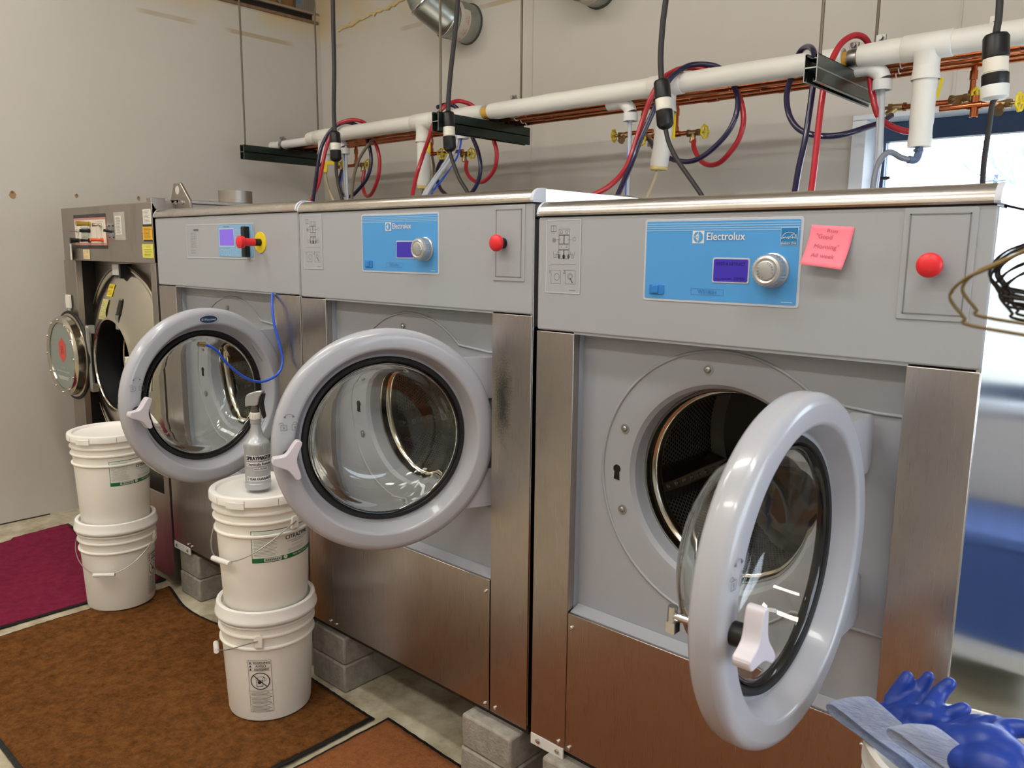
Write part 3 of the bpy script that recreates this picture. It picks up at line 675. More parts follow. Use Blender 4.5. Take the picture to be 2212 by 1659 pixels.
    for an in (200, 320, 80):
        ca, sa = math.cos(math.radians(an)), math.sin(math.radians(an)); er = Vector((ca, 0, sa)); et = Vector((-sa, 0, ca)); o_ = Vector((cx, 0, cz))
        f_ = lambda u, v, d_: o_+er*(Rd-v)+et*u+Vector((0, y0+.04+d_, 0))
        MB().prism([(-.05, 0), (-.03, .03), (-.014, .055), (.014, .055), (.03, .03), (.05, 0)], f_, 0, .40).build('lifter_rib', drumm if False else steelp, dm, bevel=.004)
        hb = MB()
        for kk in range(9): hb.lathe([(.0065, 0), (.0065, .0015), (.0035, .0015), (.0035, .0002)], o_+er*(Rd-.055)+Vector((0, y0+.075+kk*.04, 0)), -er, 10)
        hb.build('water_hole_row', zinc, dm)
    # lower panel and ledge
    b = MB(); b.box(x0+cw+.003, x1-cw-.003, -.002, .006, zf+.002, zl); b.box(x0+cw+.003, x1-cw-.003, 0.0, .045, zl-.012, zl-.001)
    lp = b.build('lower_panel', steelv, t, bevel=.0015)
    MB().hexa([(x0+cw+.003, .008, zl-.004), (x1-cw-.003, .008, zl-.004), (x1-cw-.003, yr-.001, zl), (x0+cw+.003, yr-.001, zl)], [(x0+cw+.003, .008, zl+.001), (x1-cw-.003, .008, zl+.001), (x1-cw-.003, yr-.001, zl+.012), (x0+cw+.003, yr-.001, zl+.012)]).build('ledge', panelgrey, lp)
    for xx, zz in ((x0+cw+.016, zf+.018), (x1-cw-.016, zf+.018), (x0+cw+.016, zl-.035), (x1-cw-.016, zl-.035)):
        q = MB(); scr(q, xx, -.002, zz); q.build('screw', chrome, lp)
    MB().box(x0+.01, x1-.01, .02, .5, .2005, zf-.001).build('base_frame', mat('frame_dark_steel', (70, 66, 62), .5, .7), t)
    for xx in (x0+.09, x1-.12): MB().cyl((xx, .80, 0.002), (xx, .80, zf-.001), .03, n=16).box(xx-.09, xx+.09, .62, .98, 0.002, zf-.03).build('rear_foot', black, t)
    if P.get('bracket'):
        q = MB(); q.box(x0+.004, x0+cw-.004, -.002, .003, zf-.026, zf+.004); br = q.build('base_bracket', whitep, t)
        for xx in (x0+.03, x0+cw-.022): q = MB(); scr(q, xx, -.002, zf-.010, .007); q.build('bolt', chrome, br)
    # controls
    if P['kind'] == 'E':
        s_ = P['s']; bx, bz = P['bx'], P['bz']     # lower left corner of the blue panel
        bw, bh = .338*s_, .162*s_
        q = MB(); q.prism(rrect(bx-.005, bz-.005, bx+bw+.005, bz+bh+.005, .006), front(0), -.002, .0012); q.build('panel_bezel', mat('bezel_grey', (186, 190, 198), .35), t, bevel=.0006)
        q = MB(); q.prism(rrect(bx, bz, bx+bw, bz+bh, .003), front(0), -.002, .0016); cp = q.build('control_panel', blue, t); cp['label'] = 'blue control panel'
        F = front(.0)
        U = lambda u: bx+u*s_; V = lambda v: bz+v*s_
        A = Art(lambda u, v, d: Vector((U(u), -.0016-d, V(v))), [bluel, whitep, mat('text_ink_blue', (58, 112, 168), .5), blue, mat('badge_cyan', (24, 118, 176), .4)])
        for k in range(4): A.rect(.0, .1555-k*.0045, .338, .158-k*.0045, 0)
        A.text('Electrolux', .1445, .1235, .0155, 1, w=.083, al='l', bold=.0003)
        # maker's mark: square, circle and sickle
        A.rect(.111, .117, .1375, .1425, 1); A.disc(.1243, .1297, .0112, 4 if False else 3, .001, 30)
        A.poly([(.1243, .1420), (.1262, .1297), (.1243, .1174), (.1237, .1174), (.1237, .1420)], 1, .0014)
        A.poly([(.1243, .1385), (.1243, .1212), (.1175, .1297)], 1, .0014); A.line([(.1128, .1297), (.1243, .1297)], .0012, 1, .0014)
        A.frame(.113, .012, .187, .025, .0006, 2); A.text(P['model'], .150, .0148, .0078, 2, w=.042)
        A.lines(.309, .004, .333, .0065, 1, 1, .0009)
        A.build('lettering', cp)
        if P.get('star'):
            A = Art(lambda u, v, d: Vector((U(u), -.0016-d, V(v))), [whitep, mat('badge_cyan', (24, 118, 176), .4)])
            A.rect(.300, .113, .334, .147, 0, .0006); A.rect(.3007, .1205, .3333, .1463, 1, .001); A.rect(.3007, .1137, .3333, .1198, 1, .001)
            A.text('ENERGY STAR', .317, .1149, .0038, 0, w=.030, d=.0014)
            A.ring(.317, .1225, .0155, .0008, 0, .0014, 10, 170, 14); A.line([(.303, .126), (.307, .129), (.306, .1265), (.310, .1295), (.312, .1265), (.315, .130), (.316, .125), (.319, .131), (.321, .127)], .0009, 0, .0014)
            st5 = [(.326+(.0058 if i % 2 == 0 else .0024)*math.sin(i*PI/5), .131+(.0058 if i % 2 == 0 else .0024)*math.cos(i*PI/5)) for i in range(11)]; A.line(st5, .0008, 0, .0014)
            A.build('energy_badge', cp)
        q = MB(); q.prism(rrect(U(.012), V(.009), U(.048), V(.030), .003), front(0), 0, .004); q.prism(rrect(U(.019), V(.0115), U(.035), V(.0275), .002), front(0), .003, .0065)
        q.build('door_switch', mat('switch_blue', (44, 124, 200), .35), cp, bevel=.0008)
        q = MB(); q.prism(rrect(U(.160), V(.038), U(.2405), V(.0885), .004), front(0), 0, .0028); ds = q.build('display', mat('bezel_grey', (186, 190, 198), .35), cp, bevel=.0006)
        ds['label'] = 'violet screen in a grey frame'
        A = Art(lambda u, v, d: Vector((U(u), -.003-d, V(v))), [lcd, lcdink])
        A.poly(rrect(.163, .041, .2375, .0855, .003), 0, .0003)
        ds.data.materials.append(lcd); ds.data.materials.append(lcdink)
        if P.get('disp'):
            A.text('RINSE & EXTRACT', .2, .0735, .0065, 1, w=.064, d=.0007); A.text('TOTAL PROG TIME', .185, .0445, .0035, 1, w=.034, d=.0007); A.text('10MIN', .2205, .0443, .0065, 1, w=.022, d=.0007)
        A.build('screen', cp)
        q = MB(); kc = (U(.288), -.001, V(.0655)); pf = [(.0335, 0), (.0335, .004), (.0305, .006), (.030, .026), (.028, .031), (.0235, .033), (.0195, .0315), (.0185, .0335), (.0165, .0345), (0, .0345)]
        q.lathe([(r_*s_, h_) for r_, h_ in pf], kc, (0, -1, 0), 48)
        for k in range(30):
            an = 2*PI*k/30; p_ = Vector((kc[0]+.0302*s_*math.cos(an), 0, kc[2]+.0302*s_*math.sin(an)))
            q.cyl(p_+Vector((0, -.008, 0)), p_+Vector((0, -.026, 0)), .0016*s_, n=6)
        kn = q.build('program_dial', mat('dial_silver', (188, 190, 192), .3, .7), cp, smooth=35)
        A = Art(lambda u, v, d: Vector((kc[0]+u*s_, -.0355-d, kc[2]+v*s_)), [ink])
        for k, ch in enumerate('START'):
            for base in (70, 250):
                an = math.radians(base-22*k+ (44 if False else 0)); A.text(ch, .0125*math.cos(an), .0125*math.sin(an), .0045, 0, d=.0006, rot=an-PI/2)
        A.build('dial_lettering', cp)
        # instruction plate
        px0, pz0 = P['px'], P['pz']
        A = Art(lambda u, v, d: Vector((px0+u*P['ps'], -d, pz0+v*P['ps'])), [mat('plate_grey', (164, 167, 172), .4), mat('bezel_grey', (178, 182, 190), .35), ink, mat('ink_mid', (98, 100, 106), .5)])
        A.frame(-.002, -.002, .102, .170, .0025, 1, .0012); A.rect(0, 0, .10, .168, 0, .0006)
        eicon(A, 0, 0); A.build('instruction_plate', t)
        # access panel and stop button
        ex0, ex1, ez0, ez1 = P['ex']
        q = MB(); q.prism(rrect(ex0, ez0, ex1, ez1, .003), front(0), -.001, .0022); q.build('access_panel', mat('access_grey', (160, 163, 168), .34), t, bevel=.0012)
        ap = MB(); tt = .010
        for a_ in ((ex0+tt, ex1-tt, ez1-tt-.002, ez1-tt), (ex0+tt, ex1-tt, ez0+tt, ez0+tt+.002), (ex0+tt, ex0+tt+.002, ez0+tt, ez1-tt), (ex1-tt-.002, ex1-tt, ez0+tt, ez1-tt)): ap.box(a_[0], a_[1], -.0030, -.002, a_[2], a_[3])
        ap.build('access_groove', mat('groove_grey', (118, 120, 126), .5), t)
        bc = (P['btn'][0], -.002, P['btn'][1])
        q = MB(); q.lathe([(.0135, 0), (.0135, .012), (.011, .014), (.011, .022)], bc, (0, -1, 0), 32); sb = q.build('button_collar', black, t)
        q = MB(); q.lathe([(.012, .018), (.0195, .020), (.0208, .023), (.0208, .028), (.018, .033), (.008, .036), (0, .0365)], bc, (0, -1, 0), 40); q.build('stop_button', red, sb, smooth=60)
    else:
        kx0, kx1, kz0, kz1 = P['frame']
        A = Art(front(0), [mat('plate_grey', (176, 178, 182), .4), mat('bezel_grey', (186, 190, 198), .35), ink])
        A.rect(kx0, kz0, kx1, kz1, 0, .0005); A.frame(kx0-.004, kz0-.004, kx1+.004, kz1+.004, .004, 1, .0012)
        for r_ in range(3):
            for c_ in range(3): A.frame(kx0+.03+c_*.016, kz0+.035+r_*.02, kx0+.042+c_*.016, kz0+.050+r_*.02, .0008, 2)
        for c_ in range(2): A.frame(kx0+.03+c_*.02, kz0+.014, kx0+.045+c_*.02, kz0+.026, .0008, 2)
        A.rect(kx0+.055, kz1-.022, kx0+.095, kz1-.014, 2, .0008); A.build('instruction_plate', t)
        q = MB(); q.prism(rrect(kx1-.245, kz0+.004, kx1-.004, kz1-.002, .008), front(0), 0, .002); kp = q.build('keypad', lblue, t); kp['label'] = 'pale blue keypad with violet screen'
        A = Art(front(-.002), [lcd2, whitep, mat('key_frame', (200, 214, 226), .5), inkd]); dx0, dx1, dz0, dz1 = P['disp']
        A.frame(dx0-.003, dz0-.003, dx1+.003, dz1+.003, .004, 2, .0004); A.rect(dx0, dz0, dx1, dz1, 0, .0006)
        for q_ in range(3): A.frame(dx0+.006+q_*.026, dz0-.034, dx0+.022+q_*.026, dz0-.012, .0012, 2)
        k_ = 0
        for r_ in range(3):
            for c_ in range(3):
                k_ += 1; u = dx1+.012+c_*.025; v = dz1-.016-r_*.027
                A.frame(u, v-.005, u+.017, v+.014, .001, 2); A.text(str(k_), u+.0085, v, .009, 2)
        A.frame(dx1+.014, dz0-.032, dx1+.044, dz0-.013, .001, 2); A.frame(dx1+.052, dz0-.032, dx1+.07, dz0-.013, .001, 2)
        A.text('CLARUS CONTROL', (dx0+dx1)/2, kz1-.010, .004, 3, w=.05)
        A.build('keypad_print', kp)
        bx, bz = P['bar']; q = MB(); q.prism(rrect(bx-.010, bz-.053, bx+.012, bz+.053, .003), front(0), .002, .024); q.build('black_bar', black, kp, bevel=.002)
        bc = (P['btn'][0], -.0, P['btn'][1])
        q = MB(); q.lathe([(.036, 0), (.036, .003), (0, .003)], bc, (0, -1, 0), 40); ye = q.build('stop_plate', yellow, t); ye['label'] = 'yellow disc behind the stop button'
        MB().cyl(Vector(bc)+Vector((0, -.003, 0)), Vector(bc)+Vector((0, -.03, 0)), .0125).build('button_collar', black, ye)
        MB().lathe([(.0135, .026), (.0135, .062), (.0195, .066), (.021, .07), (.021, .082), (.016, .085), (0, .085)], bc, (0, -1, 0), 36).build('stop_button', red, ye, smooth=50)
    if P.get('door'): make_door(t, *P['door'])
    return t

w4 = washer('washing_machine', dict(x0=0, x1=.97, zb=1.309, zt=1.578, zf=.225, cz=.992, zl=.606, cw=.117, kind='E', s=1.0, bx=.310, bz=1.400, model='W5180H', star=1, disp=1,
    px=.030, pz=1.402, ps=1.0, ex=(.828, .942, 1.387, 1.577), btn=(.882, 1.481), bracket=1, door=(.787, .022, 1.004, .319, 1.578, .29, -.45, None, .975)), 'nearest and largest grey front loading washer, pink note on its header, door swung wide open')
w3 = washer('washing_machine', dict(x0=-1.020, x1=-.013, zb=1.343, zt=1.612, zf=.225, cz=1.015, zl=.612, cw=.137, kind='E', s=.975, bx=-.683, bz=1.437, model='W5240H',
    px=-.991, pz=1.437, ps=.995, ex=(-.147, -.040, 1.423, 1.610), btn=(-.111, 1.517), cap=(-.15, .5), smear=1, door=(-.172, .095, 1.013, .342, 1.149, .292, 0)), 'middle grey front loading washer between two others, round door facing the camera')
w2 = washer('washing_machine', dict(x0=-2.066, x1=-1.024, zb=1.347, zt=1.616, zf=.229, cz=1.015, zl=.62, cw=.152, kind='W', frame=(-1.79, -1.300, 1.464, 1.583), disp=(-1.533, -1.432, 1.507, 1.566), bar=(-1.335, 1.521), btn=(-1.255, 1.519), cap=(-1.25, .27),
    bracket=1, door=(-1.245, .063, 1.015, .300, 1.643, .293, 0, True)), 'far left grey washer with yellow rimmed stop button and blue air line')
# pink note stuck on the near washer's header
b = MB(); N = 10; vs = []
for j in range(N+1):
    for i in range(N+1):
        s_, q = i/N, j/N; tl, tr, bl, br = (.668, 1.551), (.746, 1.546), (.659, 1.479), (.736, 1.470)
        x = (tl[0]*(1-s_)+tr[0]*s_)*(1-q)+(bl[0]*(1-s_)+br[0]*s_)*q; z = (tl[1]*(1-s_)+tr[1]*s_)*(1-q)+(bl[1]*(1-s_)+br[1]*s_)*q
        vs.append((x, -.0008-.022*q*q, z))
b.add(vs, [(j*(N+1)+i, j*(N+1)+i+1, (j+1)*(N+1)+i+1, (j+1)*(N+1)+i) for j in range(N) for i in range(N)])
note = tag(b.build('sticky_note', pink), 'square pink sticky note with handwriting on the nearest washer', 'note')
sd = note.modifiers.new('thick', 'SOLIDIFY'); sd.thickness = .0003
def nf(u, v, d):
    q = 1-v; s_ = u; tl, tr, bl, br = (.668, 1.551), (.746, 1.546), (.659, 1.479), (.736, 1.470)
    return Vector(((tl[0]*(1-s_)+tr[0]*s_)*(1-q)+(bl[0]*(1-s_)+br[0]*s_)*q, -.0012-.022*q*q-d, (tl[1]*(1-s_)+tr[1]*s_)*(1-q)+(bl[1]*(1-s_)+br[1]*s_)*q))
A = Art(nf, [pen]); A.text('Run', .52, .84, .085, 0, w=.24, rot=-.03); A.text('"Good', .36, .68, .11, 0, w=.38, rot=-.04); A.text('Morning"', .48, .44, .11, 0, w=.58, rot=.02); A.text('All week', .46, .22, .10, 0, w=.56, rot=.0)
A.build('handwriting', note)

# ------------------------------------------------------------------ steel dryer at the far left
t = thing('tumble_dryer', (-2.6, .4, 0), 'old brushed steel tumble dryer against the left wall, small round door hanging open', 'tumble dryer')
DX0, DX1, DH, DZ = -3.10, -2.085, 1.683, 1.433
b = MB(); b.hexa([(-3.150, .0, .03), (-3.0, 0, .03), (-3.0, .03, .03), (-3.15, .03, .03)], [(-3.115, 0, DZ), (-2.965, 0, DZ), (-2.965, .03, DZ), (-3.115, .03, DZ)]); b.hexa([(-3.150, .03, .03), (-3.147, .03, .03), (-3.147, .9, .03), (-3.15, .9, .03)], [(-3.115, .03, DZ), (-3.112, .03, DZ), (-3.112, .9, DZ), (-3.115, .9, DZ)])
MB().hexa([(-3.02, .031, .03), (-3.0, .031, .03), (-3.02, .10, .03), (-3.04, .10, .03)], [(-2.985, .031, DZ), (-2.965, .031, DZ), (-2.99, .10, DZ), (-3.01, .10, DZ)]).build('shaded_return', mat('return_shade', (26, 24, 22), .6), t)  # near-black colour carries the deep shadow inside the recess
b.box(DX1-.05, DX1, 0, .9, .03, DH); b.box(DX0, DX1, .88, .9, .03, DH); b.box(DX0, DX1, .02, .9, DH-.004, DH); b.box(DX0, DX0+.003, .02, .9, DZ, DH)
b.build('cabinet', steeld, t, bevel=.002)
MB().box(DX0, DX0+.040, -.0, .02, DZ+.002, DH).build('corner_post', steeld, t, bevel=.002)
hd = MB().box(DX0+.041, DX1, -.002, .02, DZ, DH).box(DX0+.041, DX1, .0, .14, DZ, DZ+.01).build('header_panel', steeld, t, bevel=.002)
b = MB(); ocx, ocz = -2.61, .955; plate_hole(b, -3.09, DX1-.05, .45, DZ, ocx, ocz, .44, .10)
b.box(-3.08, DX1-.05, .10, .11, .04, .45); b.build('recessed_panel', steeld, t)
MB().box(-3.08, DX1-.05, .003, .012, .04, .42).build('lint_door', steeld, t, bevel=.002)
b = MB(); b.lathe([(.452, .0), (.458, .010), (.452, .02), (.44, .022), (.432, .016), (.415, .026), (.34, .055), (.25, .082), (.222, .088), (.2165, .094), (.210, .095), (.207, .090), (.207, .082)], (ocx, .095, ocz), (0, -1, 0), 120)
cn = b.build('cone_front', steelp, t, smooth=50)
MB().lathe([(.44, .0), (.46, -.02), (.46, .17), (.44, .01)], (ocx, .095, ocz), (0, 1, 0), 60).build('shell_ring', steeld, t)
b = MB(); b.lathe([(.207, -.047), (.203, .06), (.215, .08)], (ocx, .06, ocz), (0, 1, 0), 80, mi=1); b.lathe([(.215, .0), (.42, .01), (.42, .55), (0, .56)], (ocx, .14, ocz), (0, 1, 0), 100, uv=True)
b.build('tumbler_drum', [drumd, blackr], t, smooth=30)
MB().lathe([(.203, .058), (.2055, .062), (.203, .066)], (ocx, .075, ocz), (0, 1, 0), 80).build('drum_rim', steelp, t)
q = MB(); q.box(ocx-.035, ocx+.035, .045, .075, ocz+.415, ocz+.465); q.build('top_clip', whitep, t, bevel=.002); MB().box(ocx+.036, ocx+.056, .045, .10, ocz+.40, ocz+.468).build('clip_side_block', black, t, bevel=.004)  # white clip with a black block at its right
MB().box(-2.43, -2.33, -.012, .02, .86, 1.01).build('latch_box', mat('cream_metal', (226, 224, 212), .5), t, bevel=.003)
# round door swung flat to the left
hx = -2.822; dc = Vector((-3.035, -.012, ocz+.006))
b = MB(); b.lathe([(0, .0), (.212, .0), (.219, .004), (.219, .012), (.208, .016), (.200, .018), (.198, .052), (.190, .058), (.186, .066), (.176, .066), (.166, .060), (.166, .050), (0, .050)], dc, (0, -1, 0), 80)
dd = b.build('door', steelp, t, smooth=45); dd['label'] = 'small round glazed door swung fully open'
MB().lathe([(.221, .003), (.224, .008), (.221, .014), (.210, .0165), (.2085, .015)], dc, (0, -1, 0), 80).build('door_seal', blackr, dd)
MB().lathe([(0, .051), (.165, .051), (.165, .056), (0, .056)], dc, (0, -1, 0), 60).build('door_glass', mat('tinted_glass', (128, 142, 134), .08, coat=.6), dd)
q = MB()
for k in range(12): an = 2*PI*k/12; q.ball(dc+Vector((.181*math.cos(an), -.067, .181*math.sin(an))), .0055, n=6)
q.build('rivet_ring', chrome, dd)
A = Art(lambda u, v, d: dc+Vector((u, -.0565-d, v)), [mat('sticker_red', (214, 84, 76), .6), mat('sticker_cream', (196, 206, 196), .6), mat('sticker_maroon', (150, 60, 52), .6)])
A.poly([(.052*math.cos(PI/6+k*PI/3)+.004, .062*math.sin(PI/6+k*PI/3)+.03) for k in range(6)], 0); A.text('II', .004, .012, .04, 2, w=.03)
A.text('ALL DRY', .0, -.062, .010, 1, w=.06); zz = [(-.085+.170*k/22, -.080+(.006 if k % 2 else -.002)) for k in range(23)]; A.line(zz, .004, 1)
for r_ in range(3): A.lines(-.075+r_*.006, -.110-r_*.004, .085-r_*.012, -.098-r_*.008, 1, 1, .0045)
A.build('door_sticker', dd)
q = MB(); q.cyl((hx, -.014, .815), (hx, -.014, 1.115), .012).box(hx-.020, hx+.014, -.02, .01, 1.085, 1.125).box(hx-.020, hx+.014, -.02, .01, .800, .842); q.build('door_hinge', zinc, t, bevel=.002)
q = MB(); q.box(-3.085, -3.035, -.018, -.006, 1.195, 1.262).box(-3.078, -3.055, -.012, -.004, 1.13, 1.2); q.build('magnet_catch', mat('cream_metal', (226, 224, 212), .5), t, bevel=.002)
# stickers on the cone (laid on its slope)
def cone(u, v, d):
    x = ocx+u; z = ocz+v; r_ = math.hypot(u, v); y = .095-(.026+(.415-r_)/.165*.058 if r_ > .25 else .084)-.004-d*1.5
    return Vector((x, y, z))
CM = [yellow, mat('sticker_khaki', (190, 186, 120), .7), black, inkd, zinc]
A = Art(cone, CM); [A.rect(-.095, .315+.0095*k, -.02, .3245+.0095*k, 0, .0004, 4) for k in range(6)]; A.text('DANGER', -.058, .352, .010, 3, w=.05); A.lines(-.09, .32, -.026, .345, 4, 3, .0016); A.build('yellow_sticker', cn)
A = Art(cone, CM); [A.rect(-.135, .205+.0095*k, -.045, .2145+.0095*k, 1, .0004, 4) for k in range(10)]; A.lines(-.128, .212, -.052, .292, 9, 3, .0010); A.build('khaki_sticker', cn)
A = Art(cone, CM); [A.rect(.06, .17+.014*k, .095, .184+.014*k, 4, .0004, 3) for k in range(10)]; A.text('1', .082, .235, .07, 2, w=.022, bold=.003); A.build('number_sticker', cn)
# control plate
A = Art(front(-.002), [mat('panel_cream', (222, 216, 202), .45), mat('panel_redline', (196, 132, 124), .5), mat('slot_dark', (62, 56, 54), .6), inkd, mat('panel_shade', (186, 186, 172), .5), mat('lcd_grey', (86, 82, 88), .3)])
A.rect(-2.93, 1.500, -2.555, 1.640, 1, .001); A.rect(-2.925, 1.517, -2.56, 1.622, 0, .0014); A.rect(-2.935, 1.632, -2.555, 1.648, 2, .0012); A.rect(-2.935, 1.490, -2.552, 1.506, 2, .0012)
A.rect(-2.667, 1.510, -2.665, 1.63, 1, .0018); A.rect(-2.852, 1.520, -2.76, 1.592, 4, .0018); A.rect(-2.845, 1.562, -2.765, 1.584, 5, .0022); A.lines(-2.845, 1.524, -2.765, 1.552, 5, 3, .0012, .0022)
A.lines(-2.918, 1.603, -2.87, 1.618, 4, 3, .0014, .0018); A.rect(-2.650, 1.594, -2.644, 1.604, 3, .002); A.lines(-2.655, 1.612, -2.57, 1.616, 1, 3, .0014, .0018); A.lines(-2.655, 1.520, -2.575, 1.524, 1, 3, .0014, .0018)
cpn = A.build('control_plate', t)
def switch(x, z, m_, L=.03, r_=.007, up_=0.0):
    q = MB(); q.cyl((x, -.003, z), (x, -.012, z), .010, n=14).cyl((x, -.012, z), (x-.004, -.012-L, z+up_), r_*.7, r_, n=12); return q.build('selector_knob', m_, cpn)
switch(-2.735, 1.604, mat('brass_key', (190, 160, 70), .35, .8), .05, .012); switch(-2.745, 1.572, black, .035); switch(-2.745, 1.528, black, .035); switch(-2.885, 1.572, chrome, .03, .004); switch(-2.885, 1.528, black, .03, .014)
switch(-2.605, 1.596, chrome, .03, .008); switch(-2.600, 1.530, mat('orange_lamp', (226, 96, 44), .4), .045, .008)
q = MB(); q.box(-2.525, -2.468, -.004, -.002, 1.535, 1.598); to = q.build('toggle_plate', zinc, t)
q = MB(); q.cyl((-2.495, -.004, 1.566), (-2.505, -.035, 1.572), .006, n=10)
for x, z in ((-2.518, 1.592), (-2.475, 1.592), (-2.518, 1.541), (-2.475, 1.541)): q.ball((x, -.004, z), .004, n=5)
q.build('toggle_lever', black, to)
SM = [mat('sticker_white', (224, 222, 214), .6), inkd, mat('sticker_amber', (232, 178, 38), .5), mat('sticker_yellow', (220, 214, 90), .55), mat('sticker_peach', (232, 214, 170), .6), mat('sticker_orange_ink', (220, 130, 80), .6), mat('clear_film', (172, 168, 158), .25)]
A = Art(front(-.002), SM); A.rect(-2.465, 1.53, -2.35, 1.65, 6, .0006); A.rect(-2.452, 1.553, -2.388, 1.634, 0, .0012); A.lines(-2.446, 1.557, -2.394, 1.631, 15, 1, .0014, .0016); A.build('notice_sticker', hd)
A = Art(front(-.002), SM); A.rect(-2.168, 1.595, -2.090, 1.655, 0, .0012); A.lines(-2.160, 1.600, -2.098, 1.650, 9, 1, .0012, .0016); A.build('white_sticker', hd)
A = Art(front(-.002), SM); A.rect(-2.178, 1.525, -2.088, 1.590, 2, .0012); A.rect(-2.175, 1.584, -2.09, 1.592, 1, .0016); A.rect(-2.172, 1.523, -2.088, 1.530, 1, .0016); A.lines(-2.168, 1.535, -2.096, 1.580, 8, 1, .0014, .0016); A.build('amber_sticker', hd)
A = Art(front(-.002), SM); A.rect(-2.192, 1.455, -2.087, 1.512, 3, .0012); A.text('CAUTION', -2.135, 1.498, .007, 1, w=.04); A.lines(-2.175, 1.460, -2.092, 1.492, 5, 1, .0012, .0016); A.build('yellow_sticker', hd)
A = Art(front(-.002), SM); A.rect(-2.845, 1.441, -2.765, 1.486, 4, .0012); A.ring(-2.826, 1.473, .007, .002, 5, .0016); A.lines(-2.836, 1.445, -2.773, 1.462, 3, 5, .0012, .0016); A.lines(-2.806, 1.468, -2.775, 1.482, 3, 1, .0010, .0016); A.build('peach_sticker', hd)
q = MB(); pts = [(-3.01, -.003), (-2.985, -.012), (-2.95, -.016), (-2.94, -.022)]
for (xa, ya), (xb, yb_) in zip(pts, pts[1:]): q.hexa([(xa, ya, 1.435), (xb, yb_, 1.435), (xb, yb_+.001, 1.435), (xa, ya+.001, 1.435)], [(xa, ya, 1.512), (xb, yb_, 1.512), (xb, yb_+.001, 1.512), (xa, ya+.001, 1.512)])
q.build('peeling_label', mat('sticker_white', (224, 222, 214), .6), hd)
# lifting lug, flue box and top frame
q = MB(); q.prism([(-2.10, 1.66), (-2.105, 1.69), (-2.06, 1.765), (-2.005, 1.765), (-1.93, 1.69), (-1.925, 1.66)], lambda u, v, d: Vector((u-.03, .10+d, v)), 0, .012); lg = q.build('lifting_lug', steeld, t, bevel=.003)
MB().cyl((-2.06, .099, 1.735), (-2.06, .113, 1.735), .017, n=24).build('lug_eye', mat('wall_seen', (196, 190, 178), .8), lg)
q = MB()
for xx in (-2.10, -2.055, -2.0): q.cyl((xx-.02, .099, 1.683), (xx-.02, .092, 1.683), .009, n=6)
q.build('lug_bolt', zinc, lg)
MB().cyl((-2.22, .45, DH), (-2.22, .45, DH+.075), .075, n=30).build('flue_collar', steeld, t)
MB().box(DX0+.24, DX1+.03, .10, .86, DH, DH+.014).box(-2.13, -2.088, -.001, .06, DH-.02, DH+.018).build('top_frame', steeld, t, bevel=.002)
MB().box(-3.10, -2.10, .10, .8, .0, .03).build('plinth', black, t)
A = Art(front(-.0005), [mat('sticker_white', (224, 222, 214), .6), black, mat('sticker_orange_ink', (220, 130, 80), .6)])
A.rect(-3.142, .36, -3.085, .50, 0); A.rect(-3.142, .482, -3.085, .50, 1, .0008); A.rect(-3.142, .36, -3.085, .375, 1, .0008); A.rect(-3.142, .435, -3.085, .442, 2, .0008)
A.build('side_stickers', t)

